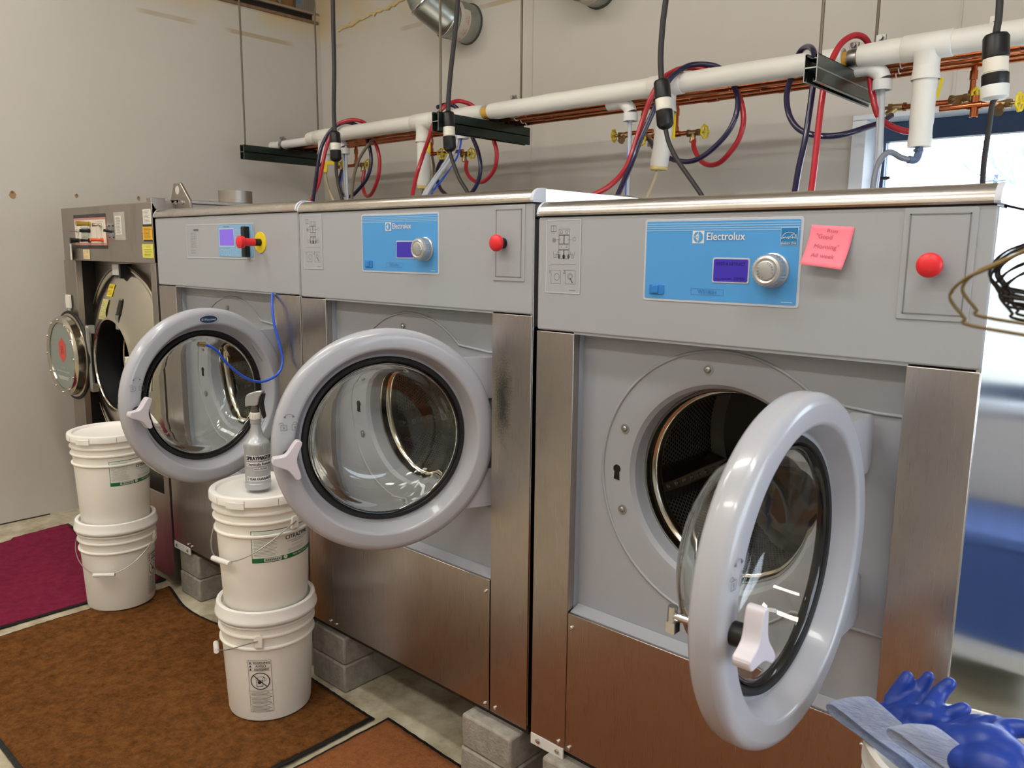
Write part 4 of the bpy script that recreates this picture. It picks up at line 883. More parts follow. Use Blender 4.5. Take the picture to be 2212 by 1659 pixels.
# ------------------------------------------------------------------ buckets
RB, RT, BH = .131, .1475, .362
def rad(z): return RB+(RT-RB)*z/BH
def wrapper(cx, cy, cz, th0):
    """u runs round the bucket (metres), v up; th0 is the direction of u = 0, seen from outside u grows anticlockwise"""
    def f(u, v, d):
        r_ = rad(v)+.0004+d; a_ = th0+u/rad(v); return Vector((cx+r_*math.cos(a_), cy+r_*math.sin(a_), cz+v))
    return f
def bucket(cx, cy, z0, lid, label, bail=None, group='white plastic buckets'):
    t = thing('bucket', (cx, cy, z0), label, 'bucket', group)
    b = MB(); pr = [(0, 0), (RB-.008, 0), (RB-.002, .003), (RB, .010)]
    for z in (.24, .243): pr.append((rad(z), z))
    for zr in (.252, .292, .322):
        pr += [(rad(zr), zr-.006), (rad(zr)+.0075, zr), (rad(zr)+.0075, zr+.004), (rad(zr), zr+.007)]
    pr += [(rad(.345), .345), (rad(.35)+.006, .349), (rad(.35)+.006, BH-.002), (rad(BH), BH), (rad(BH)-.004, BH), (rad(.3)-.003, .3), (RB-.003, .004), (0, .004)]
    b.lathe(pr, (cx, cy, z0), (0, 0, 1), 72); b.build('tub', bucketm, t, smooth=40)
    if bail:
        th, drop = bail                                  # direction of the ear nearest the camera, hang
        for s_ in (0, PI):
            a_ = th+s_; e = Vector((math.cos(a_), math.sin(a_), 0)); tt = Vector((-e.y, e.x, 0)); p = Vector((cx, cy, z0+.285))+e*(rad(.29)+.004)
            q = MB(); q.prism([(-.013, -.022), (.013, -.022), (.013, .012), (.007, .019), (-.007, .019), (-.013, .012)], lambda u, v, d: p+tt*u+Vector((0, 0, v))+e*d, -.004, .007); q.build('bail_ear', bucketm, t, bevel=.002)
        pts = []; R = rad(.29)+.014
        fwd = Vector((math.cos(th+PI/2*drop[0]), math.sin(th+PI/2*drop[0]), 0)); e = Vector((math.cos(th), math.sin(th), 0))
        for k in range(25):
            s_ = PI*k/24; x_ = math.cos(s_)*R; y_ = math.sin(s_)*R*1.02; z_ = -math.sin(s_)**1.3*drop[1]
            pts.append(Vector((cx, cy, z0+.288+z_))+e*x_+fwd*y_)
        wi = MB().tube(pts, .0018, 8).build('bail_wire', zinc, t)
        mid = pts[12]; dr = (pts[13]-pts[11]).normalized(); off = drop[2]
        i = 12+off; mid = pts[i]; dr = (pts[i+1]-pts[i-1]).normalized()
        MB().cyl(mid-dr*.042, mid+dr*.042, .0085, n=14).build('grip', white, wi)
    if lid == 'flat':
        q = MB(); q.lathe([(0, .366), (.128, .366), (.136, .369), (.140, .377), (.150, .379), (.158, .376), (.160, .370), (.160, .352), (.1575, .350), (.1560, .352), (.1560, .366), (.137, .363), (0, .363)], (cx, cy, z0), (0, 0, 1), 90)
        l = q.build('lid', lidm, t, smooth=40); q = MB()
        for k in range(10):
            a_ = .4+2*PI*k/10; q.prism([(-.001, .352), (.001, .352), (.001, .372), (-.001, .372)], lambda u, v, d: Vector((cx+(.1595+d)*math.cos(a_+u/.16), cy+(.1595+d)*math.sin(a_+u/.16), z0+v)), 0, .0008)
        q.build('lid_slit', mat('slit_shade', (168, 166, 160), .6), l)
        a_ = -1.05; q = MB()
        fn = lambda u, v, d: Vector((cx+(.1600+d)*math.cos(a_+u/.16), cy+(.1600+d)*math.sin(a_+u/.16), z0+v))
        for k in range(6): q.prism([(-.03+k*.01, .346), (-.02+k*.01, .346), (-.02+k*.01, .366), (-.03+k*.01, .366)], fn, 0, .002)
        q.build('lid_tab', lidm, l)
    elif lid == 'ring':
        q = MB(); q.lathe([(0, .356), (.130, .356), (.136, .360), (.140, .376), (.146, .379), (.1535, .376), (.1555, .368), (.1565, .352), (.1600, .346), (.1605, .338), (.158, .334), (.1545, .337), (.1530, .352), (.152, .366), (.139, .36), (0, .352)], (cx, cy, z0), (0, 0, 1), 90)
        q.build('lid', lidm, t, smooth=40)
    return t
AX, AY = -.97, -.20; BX, BY = -2.128, -.212; NX, NY = 1.055, -.205
def citra(t, cx, cy, z0, th):
    A = Art(wrapper(cx, cy, z0, th), [labelw, green, inkd, mat('label_pale', (206, 220, 206), .6), mat('label_grey_ink', (120, 124, 122), .7)])
    A.wrap = True; w_, v0, v1 = .232, .168, .272
    A.rect(0, v0, w_, v1, 1, .0002, 40); A.rect(.002, v0+.002, w_-.002, v1-.002, 0, .0006, 40); A.rect(.002, v0+.002, w_-.002, v0+.015, 1, .001, 40)
    A.rect(.036, v0+.003, .088, v0+.014, 0, .0014, 8); A.rect(.082, v0+.001, .084, v0+.016, 0, .0014)
    for k in range(26): A.rect(.039+k*.0018, v0+.005, .0396+k*.0018+.0005*(k % 3), v0+.012, 2, .0018)
    A.text('CITRAZYME', .150, .232, .0125, 2, w=.092, bold=.0004, curve=0); A.text('LOW TEMPERATURE DETERGENT, DEGREASER', .150, .224, .0032, 2, w=.085); A.text('AND ENZYME FORMULATION', .150, .2185, .0032, 2, w=.05)
    A.text('MEIER INDUSTRIES, INC.', .165, v0+.0055, .0060, 0, w=.075, d=.0016); A.disc(.101, v0+.009, .0065, 0, .0014, 16); A.text('P', .101, v0+.006, .007, 1, d=.0018)
    A.lines(.008, .188, .078, .262, 16, 4, .0009, .001); A.rect(.008, .248, .070, .266, 3, .0009, 8); A.text('Met Contents: 55 Gallons', .150, .2075, .003, 4, w=.05)
    A.lines(.110, .188, .190, .2, 3, 4, .0009, .001); A.lines(.205, .185, .226, .262, 16, 4, .0008, .001)
    o = A.build('label', t); o['label'] = 'paper label reading CITRAZYME with green base band'
def warn(t, cx, cy, z0, th):
    A = Art(wrapper(cx, cy, z0, th), [mat('label_print_black', (46, 46, 48), .6), bucketm])
    A.wrap = True; A.frame(0, .035, .072, .215, .0009, 0, .0006, 8)
    for k, (s_, w_) in enumerate((('WARNING', .052), ('AVISO', .032), ('AVERTISSEMENT', .046))):
        v = .2035-k*.0115; A.text(s_, .042 if k != 1 else .040, v, .0075, 0, w=w_, d=.001, bold=.0002); A.poly([(.004, v), (.012, v), (.008, v+.008)], 0, .0008); A.line([(.002, v-.002), (.070, v-.002)], .0006, 0)
    A.ring(.036, .144, .0285, .0028, 0, .001, 0, 360, 40); A.line([(.016, .164), (.056, .124)], .0028, 0, .0012)
    A.frame(.024, .124, .044, .147, .0016, 0, .0008); A.disc(.034, .140, .006, 0, .001, 14); A.line([(.022, .150), (.030, .158), (.046, .160), (.050, .146)], .0012, 0, .0008); A.ring(.048, .150, .006, .001, 0, .0008)
    A.line([(.001, .110), (.071, .110)], .0008, 0); A.lines(.005, .090, .068, .108, 4, 0, .0011, .0008); A.line([(.001, .087), (.071, .087)], .0008, 0); A.lines(.005, .064, .068, .085, 5, 0, .0011, .0008); A.line([(.001, .061), (.071, .061)], .0008, 0); A.lines(.005, .037, .068, .059, 5, 0, .0011, .0008)
    o = A.build('warning_print', t); o['label'] = 'black printed WARNING AVISO panel with child pictogram'
def dirto(cx, cy, px, r_=.15): pass
A0 = bucket(AX, AY, .012, 'ring', 'white bucket on the rust mat, lower of the front stack, warning panel facing out', (-.72, (-1, .075, -2)))
A1 = bucket(AX, AY, .378, 'flat', 'lidded white bucket with CITRAZYME label, upper of the front stack, holding a spray bottle', (.14, (-1, .115, 0)))
B0 = bucket(BX, BY, .012, 'ring', 'white bucket lower of the rear stack by the dryer, warning print at its right edge', (.833, (-1, .115, 0)))
B1 = bucket(BX, BY, .378, 'flat', 'lidded white bucket with CITRAZYME label, upper of the rear stack by the dryer')
citra(A1, AX, AY, .378, -.795); citra(B1, BX, BY, .378, -.451); warn(A0, AX, AY, .012, -.996); warn(B0, BX, BY, .012, .502)
N0 = bucket(NX, NY, .012, 'ring', 'white bucket standing on the floor below the frame edge, under the open glove bucket')
N1 = bucket(NX, NY, .388, None, 'open white bucket at the bottom right corner with blue gloves over its rim')

# spray bottle
sx, sy, sz = -.948, -.224, .7555
t = thing('spray_bottle', (sx, sy, sz), 'silver trigger spray bottle with black and white lettering on the bucket lid', 'spray bottle')
MB().lathe([(0, 0), (.036, 0), (.0395, .004), (.0400, .020), (.0385, .022), (.0385, .126), (.0400, .130), (.0405, .142), (.0395, .147), (.034, .153), (.0255, .163), (.0195, .176), (.0160, .192), (.0152, .205), (.0165, .207), (.0165, .219), (.0140, .221)], (sx, sy, sz), (0, 0, 1), 48).build('bottle', silver, t, smooth=35)
q = MB().lathe([(.0160, .220), (.0176, .221), (.0176, .238), (.016, .241), (.012, .242)], (sx, sy, sz), (0, 0, 1), 30)
for k in range(24): q.cyl((sx+.0176*math.cos(k*PI/12), sy+.0176*math.sin(k*PI/12), sz+.222), (sx+.0176*math.cos(k*PI/12), sy+.0176*math.sin(k*PI/12), sz+.238), .0008, n=5)
q.build('collar', mat('collar_white', (216, 214, 204), .4), t)
MB().cyl((sx, sy, sz+.240), (sx, sy, sz+.262), .0125, n=24).build('neck', mat('dark_grey_plastic', (84, 82, 80), .4), t)
hd_ = Vector((-.80, -.60, 0)).normalized(); hs = Vector((-hd_.y, hd_.x, 0))
fn = lambda u, v, d: Vector((sx, sy, sz))+hd_*u+Vector((0, 0, v))+hs*d
MB().prism([(.028, .259), (.014, .262), (-.004, .262), (-.014, .266), (-.020, .290), (-.030, .306), (-.026, .312), (-.010, .309), (.012, .303), (.022, .297), (.027, .284)], fn, -.0125, .0125).build('spray_head', mat('spray_head_silver', (176, 178, 180), .22, .6), t, bevel=.004, seg=3)
MB().prism([(.024, .2575), (.024, .262), (.004, .262), (.004, .2575)], fn, -.008, .008).build('nozzle', black, t, bevel=.001)
MB().prism([(-.012, .262), (-.018, .285), (-.030, .303), (-.033, .298), (-.026, .272), (-.029, .250), (-.032, .228), (-.027, .222), (-.022, .240), (-.018, .256)], fn, -.0095, .0095).build('trigger', black, t, bevel=.002)
def bw(u, v, d):
    a_ = -.56+u/.038; return Vector((sx+(.0389+d)*math.cos(a_), sy+(.0389+d)*math.sin(a_), sz+v))
A = Art(bw, [mat('label_white_ink', (230, 232, 234), .5), mat('label_black_ink', (30, 32, 44), .5)])
A.wrap = True; A.rect(-.034, .095, .052, .112, 0, .0004, 16); A.text('SPRAYMASTER', .009, .0975, .0125, 1, w=.082, bold=.0009); A.rect(-.034, .078, .052, .091, 0, .0004, 16)
A.text('THE', .009, .0915, .003, 1, w=.009); A.rect(-.034, .0925, .0, .0932, 1, .0006, 6); A.rect(.018, .0925, .052, .0932, 1, .0006, 6)
A.text('Chemically Resistant', .009, .0805, .0085, 1, w=.080, bold=.0003); A.rect(-.010, .064, .034, .073, 0, .0004, 8); A.text('HIGH OUTPUT', .012, .066, .0055, 1, w=.040, bold=.0002)
A.rect(-.034, .030, .052, .045, 0, .0004, 16); A.text('5 YEAR GUARANTEE', .009, .0335, .0085, 1, w=.080, bold=.0004); A.build('label', t)
q = MB()
for k in range(18): an = 2*PI*k/18; q.box(0, 0, 0, 0, 0, 0) if False else q.cyl((sx+.0402*math.cos(an), sy+.0402*math.sin(an), sz+.129), (sx+.0402*math.cos(an), sy+.0402*math.sin(an), sz+.142), .0012, n=5)
q.build('grip_rib', silver, t)

# ------------------------------------------------------------------ hanging struts and rods
SZ0, SZ1 = 2.036, 2.119
def strut(xc, y0, y1, m, label, zr, bright=False):
    t = thing('support_strut', (xc, (y0+y1)/2, SZ0), label, 'pipe support', 'strut channels hung on rods')
    h = .0415; w_ = .0205; g = .0022
    b = MB()
    for z0 in (SZ0, SZ0+h):
        openup = z0 > SZ0+.01
        zb_, zt_ = (z0, z0+h)
        web = (zb_, zb_+g) if openup else (zt_-g, zt_)
        b.box(xc-w_, xc+w_, y0, y1, *web)
        for s_ in (-1, 1):
            xa = xc+s_*w_; b.box(min(xa, xa-s_*g), max(xa, xa-s_*g), y0, y1, zb_, zt_)
            zz = (zt_-g, zt_) if openup else (zb_, zb_+g); xi = xa-s_*.010; b.box(min(xa, xi), max(xa, xi), y0, y1, *zz)
            z2 = (zt_-.009, zt_) if openup else (zb_, zb_+.009); b.box(min(xi, xi+s_*g), max(xi, xi+s_*g), y0, y1, *z2)
    b.build('channel', m, t, smooth=30)
    b = MB()
    if bright:
        for s_ in (-1, 1):
            xa = xc+s_*w_; xi = xa-s_*.010
            b.box(min(xa, xi)-.0004, max(xa, xi)+.0004, y0, y1, SZ0-.0012, SZ0+.0004); b.box(min(xa, xa+s_*.0006), max(xa, xa+s_*.0006), y0, y1, SZ0+h-.002, SZ0+h+.002)
    for s_ in (-1, 1): b.box(xc-w_-.0006 if s_ < 0 else xc+w_-.002, xc-w_+.002 if s_ < 0 else xc+w_+.0006, y0-.0006, y0+.0012, SZ0, SZ1)
    b.box(xc-w_, xc+w_, y0-.0006, y0+.0012, SZ0+h-.002, SZ0+h+.002); b.build('cut_edge', zinc, t)
    for y in zr:
        rd = MB().cyl((xc, y, SZ0+.01), (xc, y, ZT), .0058, n=8).build('threaded_rod', rod, t)
        MB().cyl((xc, y, SZ0+.026), (xc, y, SZ0+.036), .011, n=6).cyl((xc, y, SZ1-.014), (xc, y, SZ1-.004), .011, n=6).box(xc-.018, xc+.018, y-.018, y+.018, SZ1-.004, SZ1).build('hex_nut', zinc, rd)
    return t
strut(-3.313, 1.115, 1.68, strutm, 'green strut channel on two rods nearest the corner, carrying the pipe end', (1.139, 1.665))
strut(-1.529, 1.066, 1.70, strutm, 'green strut channel on two rods above the middle washer', (1.10, 1.65))
strut(.187, 1.093, 1.665, strutm, 'green strut channel with bright cut edges above the nearest washer', (1.160, 1.655), True)

# white jacketed pipe with drops
PY, PZ, PR = 1.40, 2.160, .0385
t = thing('insulated_pipe', (-1, PY, PZ-.04), 'long white jacketed pipe with four drops resting on the struts', 'pipe')
MB().cyl((-3.42, PY, PZ-.013), (-3.02, PY, PZ-.013), .0245, n=32).build('bare_pipe', pvc, t)
MB().lathe([(.0245, 0), (.0275, .004), (.0275, .028), (.019, .028), (.019, .002), (.0245, 0)], (-3.44, PY, PZ-.013), (1, 0, 0), 32).build('pipe_coupling', pvc, t)
for i, (xa, xb) in enumerate(((-3.02, -1.545), (-1.50, .172), (.225, 2.6))):
    rr = random.Random(i); n = max(6, int((xb-xa)/.05)); pts = [Vector((xa+(xb-xa)*k/n, PY+rr.uniform(-.0008, .0008), PZ+rr.uniform(-.0008, .0008))) for k in range(n+1)]
    MB().tube(pts, [PR-.004 if k in (0, n) else PR+rr.uniform(-.0008, .0008) for k in range(n+1)], 36).build('jacket', insul, t, smooth=50)
MB().cyl((-1.56, PY, PZ-.004), (-1.48, PY, PZ-.004), .026).cyl((.15, PY, PZ-.004), (.24, PY, PZ-.004), .026).build('inner_pipe', mat('amber_pipe', (206, 162, 62), .4), t)
def drop(x, z1, foam_=False, lean=(0, 0)):
    b = MB(); b.lathe([(PR, .06), (PR*1.02, .03), (PR*1.12, 0), (PR*1.12, -.004)], (x, PY, PZ-.10), (0, 0, 1), 36)
    b.tube([(x-.075, PY, PZ), (x-.072, PY, PZ), (x+.072, PY, PZ), (x+.075, PY, PZ)], [PR*1.0, PR*1.09, PR*1.09, PR], 36)
    zt_ = PZ-.02; n = 14
    pts = [Vector((x+lean[0]*(k/n)**2, PY+lean[1]*(k/n)**2, zt_-(zt_-z1)*k/n)) for k in range(n+1)]
    rr = random.Random(int(x*100)+500); b.tube(pts, [PR*1.25 if k == 0 else PR*1.02 if k < 3 else PR*.93+rr.uniform(-.0012, .0012) for k in range(n+1)], 32)
    o = b.build('drop_jacket', insul, t, smooth=50)
    if foam_: MB().lathe([(PR*.9, 0), (PR*.92, -.004), (PR*.92, -.016), (PR*.82, -.020), (.01, -.016)], pts[-1]+Vector((0, 0, .004)), (0, 0, 1), 32).build('foam_end', foam, o)
    return pts[-1]
D1 = drop((-2.865, 1.400, 2.146)[0], (-2.862, 1.400, 2.007)[2]); D2 = drop((-1.984, 1.400, 2.073)[0], (-1.987, 1.400, 1.833)[2], True, (.0, 0)); D3 = drop((-0.525, 1.400, 1.953)[0], (-0.554, 1.400, 1.846)[2], True, (-.022, 0)); D4 = drop((0.439, 1.400, 1.945)[0], (0.440, 1.400, 1.847)[2])
def clamp(p, r_, label=None):
    b = MB(); p = Vector(p); b.lathe([(r_, -.015), (r_+.002, -.015), (r_+.002, .015), (r_, .015)], p, (1, 0, 0), 32); b.box(p.x-.015, p.x+.015, p.y-.006, p.y+.006, p.z+r_, p.z+r_+.024); b.cyl((p.x, p.y-.014, p.z+r_+.014), (p.x, p.y+.022, p.z+r_+.014), .005, n=8).cyl((p.x, p.y-.018, p.z+r_+.014), (p.x, p.y-.012, p.z+r_+.014), .009, n=6); return b
clamp((-3.313, PY, PZ-.013), .0245).build('pipe_clamp', zinc, t); clamp((-1.37, PY+.02, PZ+.0), PR).build('pipe_clamp', zinc, t); clamp((.205, PY, PZ-.004), .027).build('pipe_clamp', zinc, t); clamp((.285, PY+.02, PZ-.0), PR).build('pipe_clamp', zinc, t); clamp((.62, PY+.02, PZ-.0), PR).build('pipe_clamp', zinc, t)

# valve with lever under the first and last drops
b = MB(); b.cyl(D1, D1-Vector((0, 0, .035)), .012, n=16).cyl(D1-Vector((0, 0, .035)), D1-Vector((0, 0, .055)), .014, n=6).cyl(D1-Vector((0, 0, .055)), D1-Vector((0, 0, .075)), .009, n=12); b.build('ball_valve', brass, t)
b = MB(); b.hexa([D1+Vector(v) for v in ((.005, -.018, -.010), (.125, -.018, -.018), (.125, -.015, -.018), (.005, -.015, -.010))], [D1+Vector(v) for v in ((.005, -.018, .006), (.125, -.018, .004), (.125, -.015, .004), (.005, -.015, .006))])
b.hexa([D1+Vector(v) for v in ((.01, -.019, -.052), (.04, -.019, -.058), (.04, -.016, -.058), (.01, -.016, -.052))], [D1+Vector(v) for v in ((.005, -.019, -.004), (.05, -.019, -.004), (.05, -.016, -.004), (.005, -.016, -.004))]); b.build('valve_lever', yellow, t)
for px_, in ((0,),): pass
b = MB(); c0 = Vector((-1.897, 1.360, 2.034)); b.box(c0.x-.010, c0.x+.010, c0.y-.003, c0.y, c0.z-.045, c0.z+.04); b.build('valve_lever', yellow, t)
b = MB(); c0 = Vector((-0.497, 1.420, 2.021)); b.box(c0.x-.008, c0.x+.008, c0.y-.003, c0.y, c0.z-.07, c0.z+.03); b.build('valve_lever', yellow, t)
b = MB(); c0 = Vector((0.478, 1.420, 2.030)); b.hexa([c0+Vector(v) for v in ((-.008, 0, -.03), (.0, 0, -.03), (.0, .003, -.03), (-.008, .003, -.03))], [c0+Vector(v) for v in ((-.0, 0, .03), (.010, 0, .03), (.010, .003, .03), (.0, .003, .03))]); b.build('valve_lever', yellow, t)
# grey elbow under the last drop
e0 = D4-Vector((0, 0, .0)); e1 = Vector((0.427, 1.400, 1.812))
b = MB(); b.tube(spline([e0, e0-Vector((0, 0, .018)), e1+Vector((.004, 0, -.004)), Vector((0.415, 1.380, 1.807))], 5), .0125, 14); b.cyl(e0-Vector((0, 0, .006)), e0-Vector((0, 0, .014)), .017, n=6); b.build('grey_elbow', mat('elbow_grey', (92, 108, 140), .35), t)

# three copper lines
for i, (y, r_, lab) in enumerate(((1.475, .0205, 'front copper line, widest of three behind the white pipe'), (1.555, .0145, 'middle copper line of three behind the white pipe'), (1.625, .0145, 'rear copper line of three, nearest the wall'))):
    zc = SZ1+r_-.0; z_ = zc
    t = thing('copper_pipe', (-.3, y, z_), lab, 'pipe', 'copper water lines')
    MB().cyl((-3.40+.05*i, y, z_), (2.6, y, z_), r_, n=24).build('tube', copper, t)
    for x in (-2.2, -1.35, -.62, -.31, .66, 1.3): MB().lathe([(r_, -.026), (r_+.0022, -.025), (r_+.0022, .025), (r_, .026)], (x+.09*i, y, z_), (1, 0, 0), 24).build('coupling', copper, t)
    for x in (-3.313, -1.529, .187):
        MB().box(x-.024, x+.024, y-r_-.010, y+r_+.010, SZ1-.002, z_+r_*.2).lathe([(r_, -.022), (r_+.009, -.022), (r_+.009, .022), (r_, .022)], (x, y, z_), (1, 0, 0), 24).build('cushion_clamp', black, t)
    for x in (-1.40, .34): MB().lathe([(r_+.0005, -.0015), (r_+.003, -.0015), (r_+.003, .0015), (r_+.0005, .0015)], (x-.03*i, y, z_), (1, 0, 0), 20).build('zip_tie', white, t)

# valve manifolds: a drop from the copper line, a crossbar and valves with yellow wheels
def wheel(p, ax, par, r_=.026):
    u, v, a = frame(ax); p = Vector(p); b = MB(); n = 42
    b.tube([p+u*math.cos(2*PI*k/n)*(r_+.0022*math.cos(7*2*PI*k/n))+v*math.sin(2*PI*k/n)*(r_+.0022*math.cos(7*2*PI*k/n)) for k in range(n)], .0038, 8, closed=True)
    for k in range(4): b.tube([p, p+(u*math.cos(PI/2*k)+v*math.sin(PI/2*k))*r_*.95], .0035, 6)
    b.cyl(p-a*.005, p+a*.005, .008, n=12); return b.build('hand_wheel', yellow, par)
def manifold(P0, zt_, x0, x1, valves, label, r_=.0095):
    """P0: foot of the drop; crossbar from x0 to x1; valves = (x, dx, dy, outlet)"""
    P0 = Vector(P0); t = thing('valve_manifold', P0, label, 'water valve', 'copper valve manifolds behind the washers')
    MB().cyl(P0, (P0.x, P0.y, zt_), r_, n=16).lathe([(r_, 0), (r_+.003, .001), (r_+.003, .022), (r_, .023)], P0+Vector((0, 0, .008)), (0, 0, 1), 16).lathe([(r_, 0), (r_+.003, .001), (r_+.003, .03), (r_, .031)], (P0.x, P0.y, zt_-.045), (0, 0, 1), 16).build('drop_pipe', copper, t)
    b = MB().cyl((x0, P0.y, P0.z), (x1, P0.y, P0.z), r_, n=16); b.lathe([(r_, -.022), (r_+.003, -.021), (r_+.003, .021), (r_, .022)], P0, (1, 0, 0), 16); b.build('crossbar', copper, t)
    for (p, ax, out) in valves:
        p = Vector(p); a = Vector(ax).normalized(); b = MB(); b.cyl(p-a*.026, p+a*.026, .0125, n=14).cyl(p-a*.03, p-a*.018, .0165, n=6).cyl(p+a*.016, p+a*.03, .015, n=6).cyl(p+a*.03, p+a*.052, .006, n=10)
        if out: o_ = Vector(out).normalized(); b.cyl(p, p+o_*.032, .011, n=14).cyl(p+o_*.024, p+o_*.040, .0145, n=12)
        vb = b.build('valve_body', brass, t); wheel(p+a*.054, a, vb)
        if (p-P0).length > .05 and abs(p.x-x0) > .2 and abs(p.x-x1) > .2: pass
    return t
my = 1.60
m1 = (-2.826, 1.600, 2.009); manifold(m1, 2.12, (-3.025, 1.600, 2.021)[0], (-2.752, 1.600, 2.004)[0], [((-2.752, 1.600, 2.007), (1, -.1, 0), (0, -.2, -1)), ((-2.966, 1.600, 2.028), (.8, -.6, 0), (0, -.2, -1))], 'copper manifold with two yellow wheels above the left end of the middle washer')
m2 = (-2.145, 1.600, 2.026); manifold(m2, 2.12, (-2.210, 1.600, 2.026)[0], (-1.895, 1.600, 2.001)[0], [((-1.877, 1.600, 2.007), (1, -.1, 0), (0, -.2, -1)), ((-2.054, 1.600, 2.020), (.7, -.7, -.1), (0, -.2, -1))], 'copper manifold with two yellow wheels above the centre of the middle washer')
m3 = (-0.595, 1.600, 1.999); manifold(m3, 2.12, (-0.715, 1.600, 2.007)[0], (-0.517, 1.600, 1.994)[0], [((-0.508, 1.600, 1.997), (1, -.1, 0), (0, -.2, -1))], 'copper manifold with one yellow wheel, hot hose below it, left of the window')
m4 = (-0.774, 1.620, 2.026); manifold(m4, 2.12, (-0.865, 1.620, 2.024)[0], (-0.724, 1.620, 2.016)[0], [((-0.870, 1.620, 2.021), (-1, -.2, 0), (-.2, -.6, -.8)), ((-0.719, 1.600, 1.998), (-.3, -.9, -.2), (0, 0, -1))], 'copper manifold with yellow wheel at its left end, leftmost over the near washer')
m5 = (0.525, 1.600, 2.029); manifold(m5, 2.12, (0.324, 1.600, 2.001)[0]-.0, (0.477, 1.600, 2.015)[0], [((0.492, 1.600, 2.013), (1, -.2, 0), (0, -.7, -.7)), ((0.308, 1.600, 2.012), (-1, -.3, 0), (-.5, -.3, -.6))], 'copper manifold crossing the top of the window, yellow wheel turned to the pipe') if False else manifold((0.531, 1.600, 2.012), 2.12, (0.315, 1.600, 2.018)[0], (0.534, 1.600, 2.009)[0], [((0.499, 1.580, 2.016), (1, -.25, 0), (0, -.7, -.7)), ((0.297, 1.600, 2.013), (-1, -.3, 0), (-.6, -.3, -.6))], 'copper manifold crossing above the window, its wheel in front of a copper drop')
manifold((0.566, 1.500, 1.977), (0.566, 1.500, 1.975)[2]+.01, (0.463, 1.500, 1.979)[0], (0.638, 1.500, 1.972)[0], [((0.641, 1.500, 1.972), (1, -.2, 0), (0, -.7, -.7))], 'copper manifold at the top right of the window with a wheel by the frame edge')

# ------------------------------------------------------------------ dosing elbows with clear tubes
def elbow(pm, label, tubes, dirx=1):
    p = Vector(pm); t = thing('conduit_elbow', p, label, 'pipe elbow', 'white conduit elbows with dosing tubes')
    pts = spline([(p.x-.12*dirx, p.y+.01, PZ-.035), (p.x-.05*dirx, p.y+.005, PZ-.037), (p.x-.012*dirx, p.y, PZ-.058), (p.x, p.y, p.z+.035)], 6)
    b = MB(); b.tube(pts, .0265, 24, caps=False); b.lathe([(.0265, .035), (.031, .032), (.031, 0), (.026, 0), (.026, .035)], p, (0, 0, 1), 28); b.build('elbow', pvc, t, smooth=50)
    for nm, m_, r_, path in tubes: MB().tube(spline(path, 8), r_, 10).build(nm, m_, t, smooth=60)
    return t
elbow((-2.713, 1.430, 2.051), 'white elbow with pale tubes beside the first drop', [('clear_tube', clear, .008, [(-2.698, 1.430, 2.097), (-2.696, 1.430, 1.926), (-2.651, 1.400, 1.784), (-2.655, 1.400, 1.684)]), ('blue_tube', bluetube, .003, [(-2.713, 1.430, 2.071), (-2.726, 1.430, 1.954), (-2.721, 1.400, 1.859), (-2.711, 1.400, 1.765)]), ('clear_tube', clear, .006, [(-2.725, 1.430, 2.086), (-2.718, 1.430, 1.927), (-2.683, 1.410, 1.786), (-2.687, 1.410, 1.685)])])
elbow((-1.721, 1.430, 2.055), 'white elbow under the middle strut with a slanting tube bundle', [('clear_tube', clear, .009, [(-1.744, 1.430, 2.079), (-1.732, 1.360, 1.959), (-1.719, 1.250, 1.849), (-1.696, 1.150, 1.754), (-1.684, 1.100, 1.675)]), ('clear_tube', clear, .007, [(-1.751, 1.420, 2.079), (-1.766, 1.360, 1.950), (-1.739, 1.250, 1.850), (-1.716, 1.150, 1.754), (-1.700, 1.100, 1.675)]), ('blue_tube', bluetube, .0025, [(-1.731, 1.430, 2.067), (-1.695, 1.360, 1.956), (-1.682, 1.250, 1.836), (-1.669, 1.150, 1.753), (-1.661, 1.100, 1.674)]), ('blue_tube', bluetube, .0025, [(-1.724, 1.430, 2.066), (-1.682, 1.360, 1.967), (-1.679, 1.300, 1.895), (-1.673, 1.180, 1.783), (-1.634, 1.100, 1.695)])])
elbow((-0.714, 1.430, 2.043), 'white elbow left of the third drop with one clear tube', [('clear_tube', clear, .009, [(-0.717, 1.430, 2.075), (-0.715, 1.430, 1.972), (-0.696, 1.400, 1.816), (-0.696, 1.400, 1.717), (-0.693, 1.400, 1.644)]), ('blue_tube', bluetube, .0025, [(-0.726, 1.430, 2.057), (-0.717, 1.425, 1.971), (-0.698, 1.390, 1.816), (-0.699, 1.390, 1.717), (-0.696, 1.390, 1.644)])])
elbow((0.300, 1.420, 2.044), 'large white elbow left of the last drop with pale tubes down past the window', [('clear_tube', clear, .010, [(0.298, 1.420, 2.074), (0.304, 1.420, 1.991), (0.316, 1.400, 1.838), (0.318, 1.380, 1.709), (0.327, 1.360, 1.637)]), ('clear_tube', clear, .006, [(0.286, 1.420, 2.071), (0.294, 1.420, 1.978), (0.307, 1.400, 1.823), (0.306, 1.380, 1.709), (0.315, 1.360, 1.638)])])

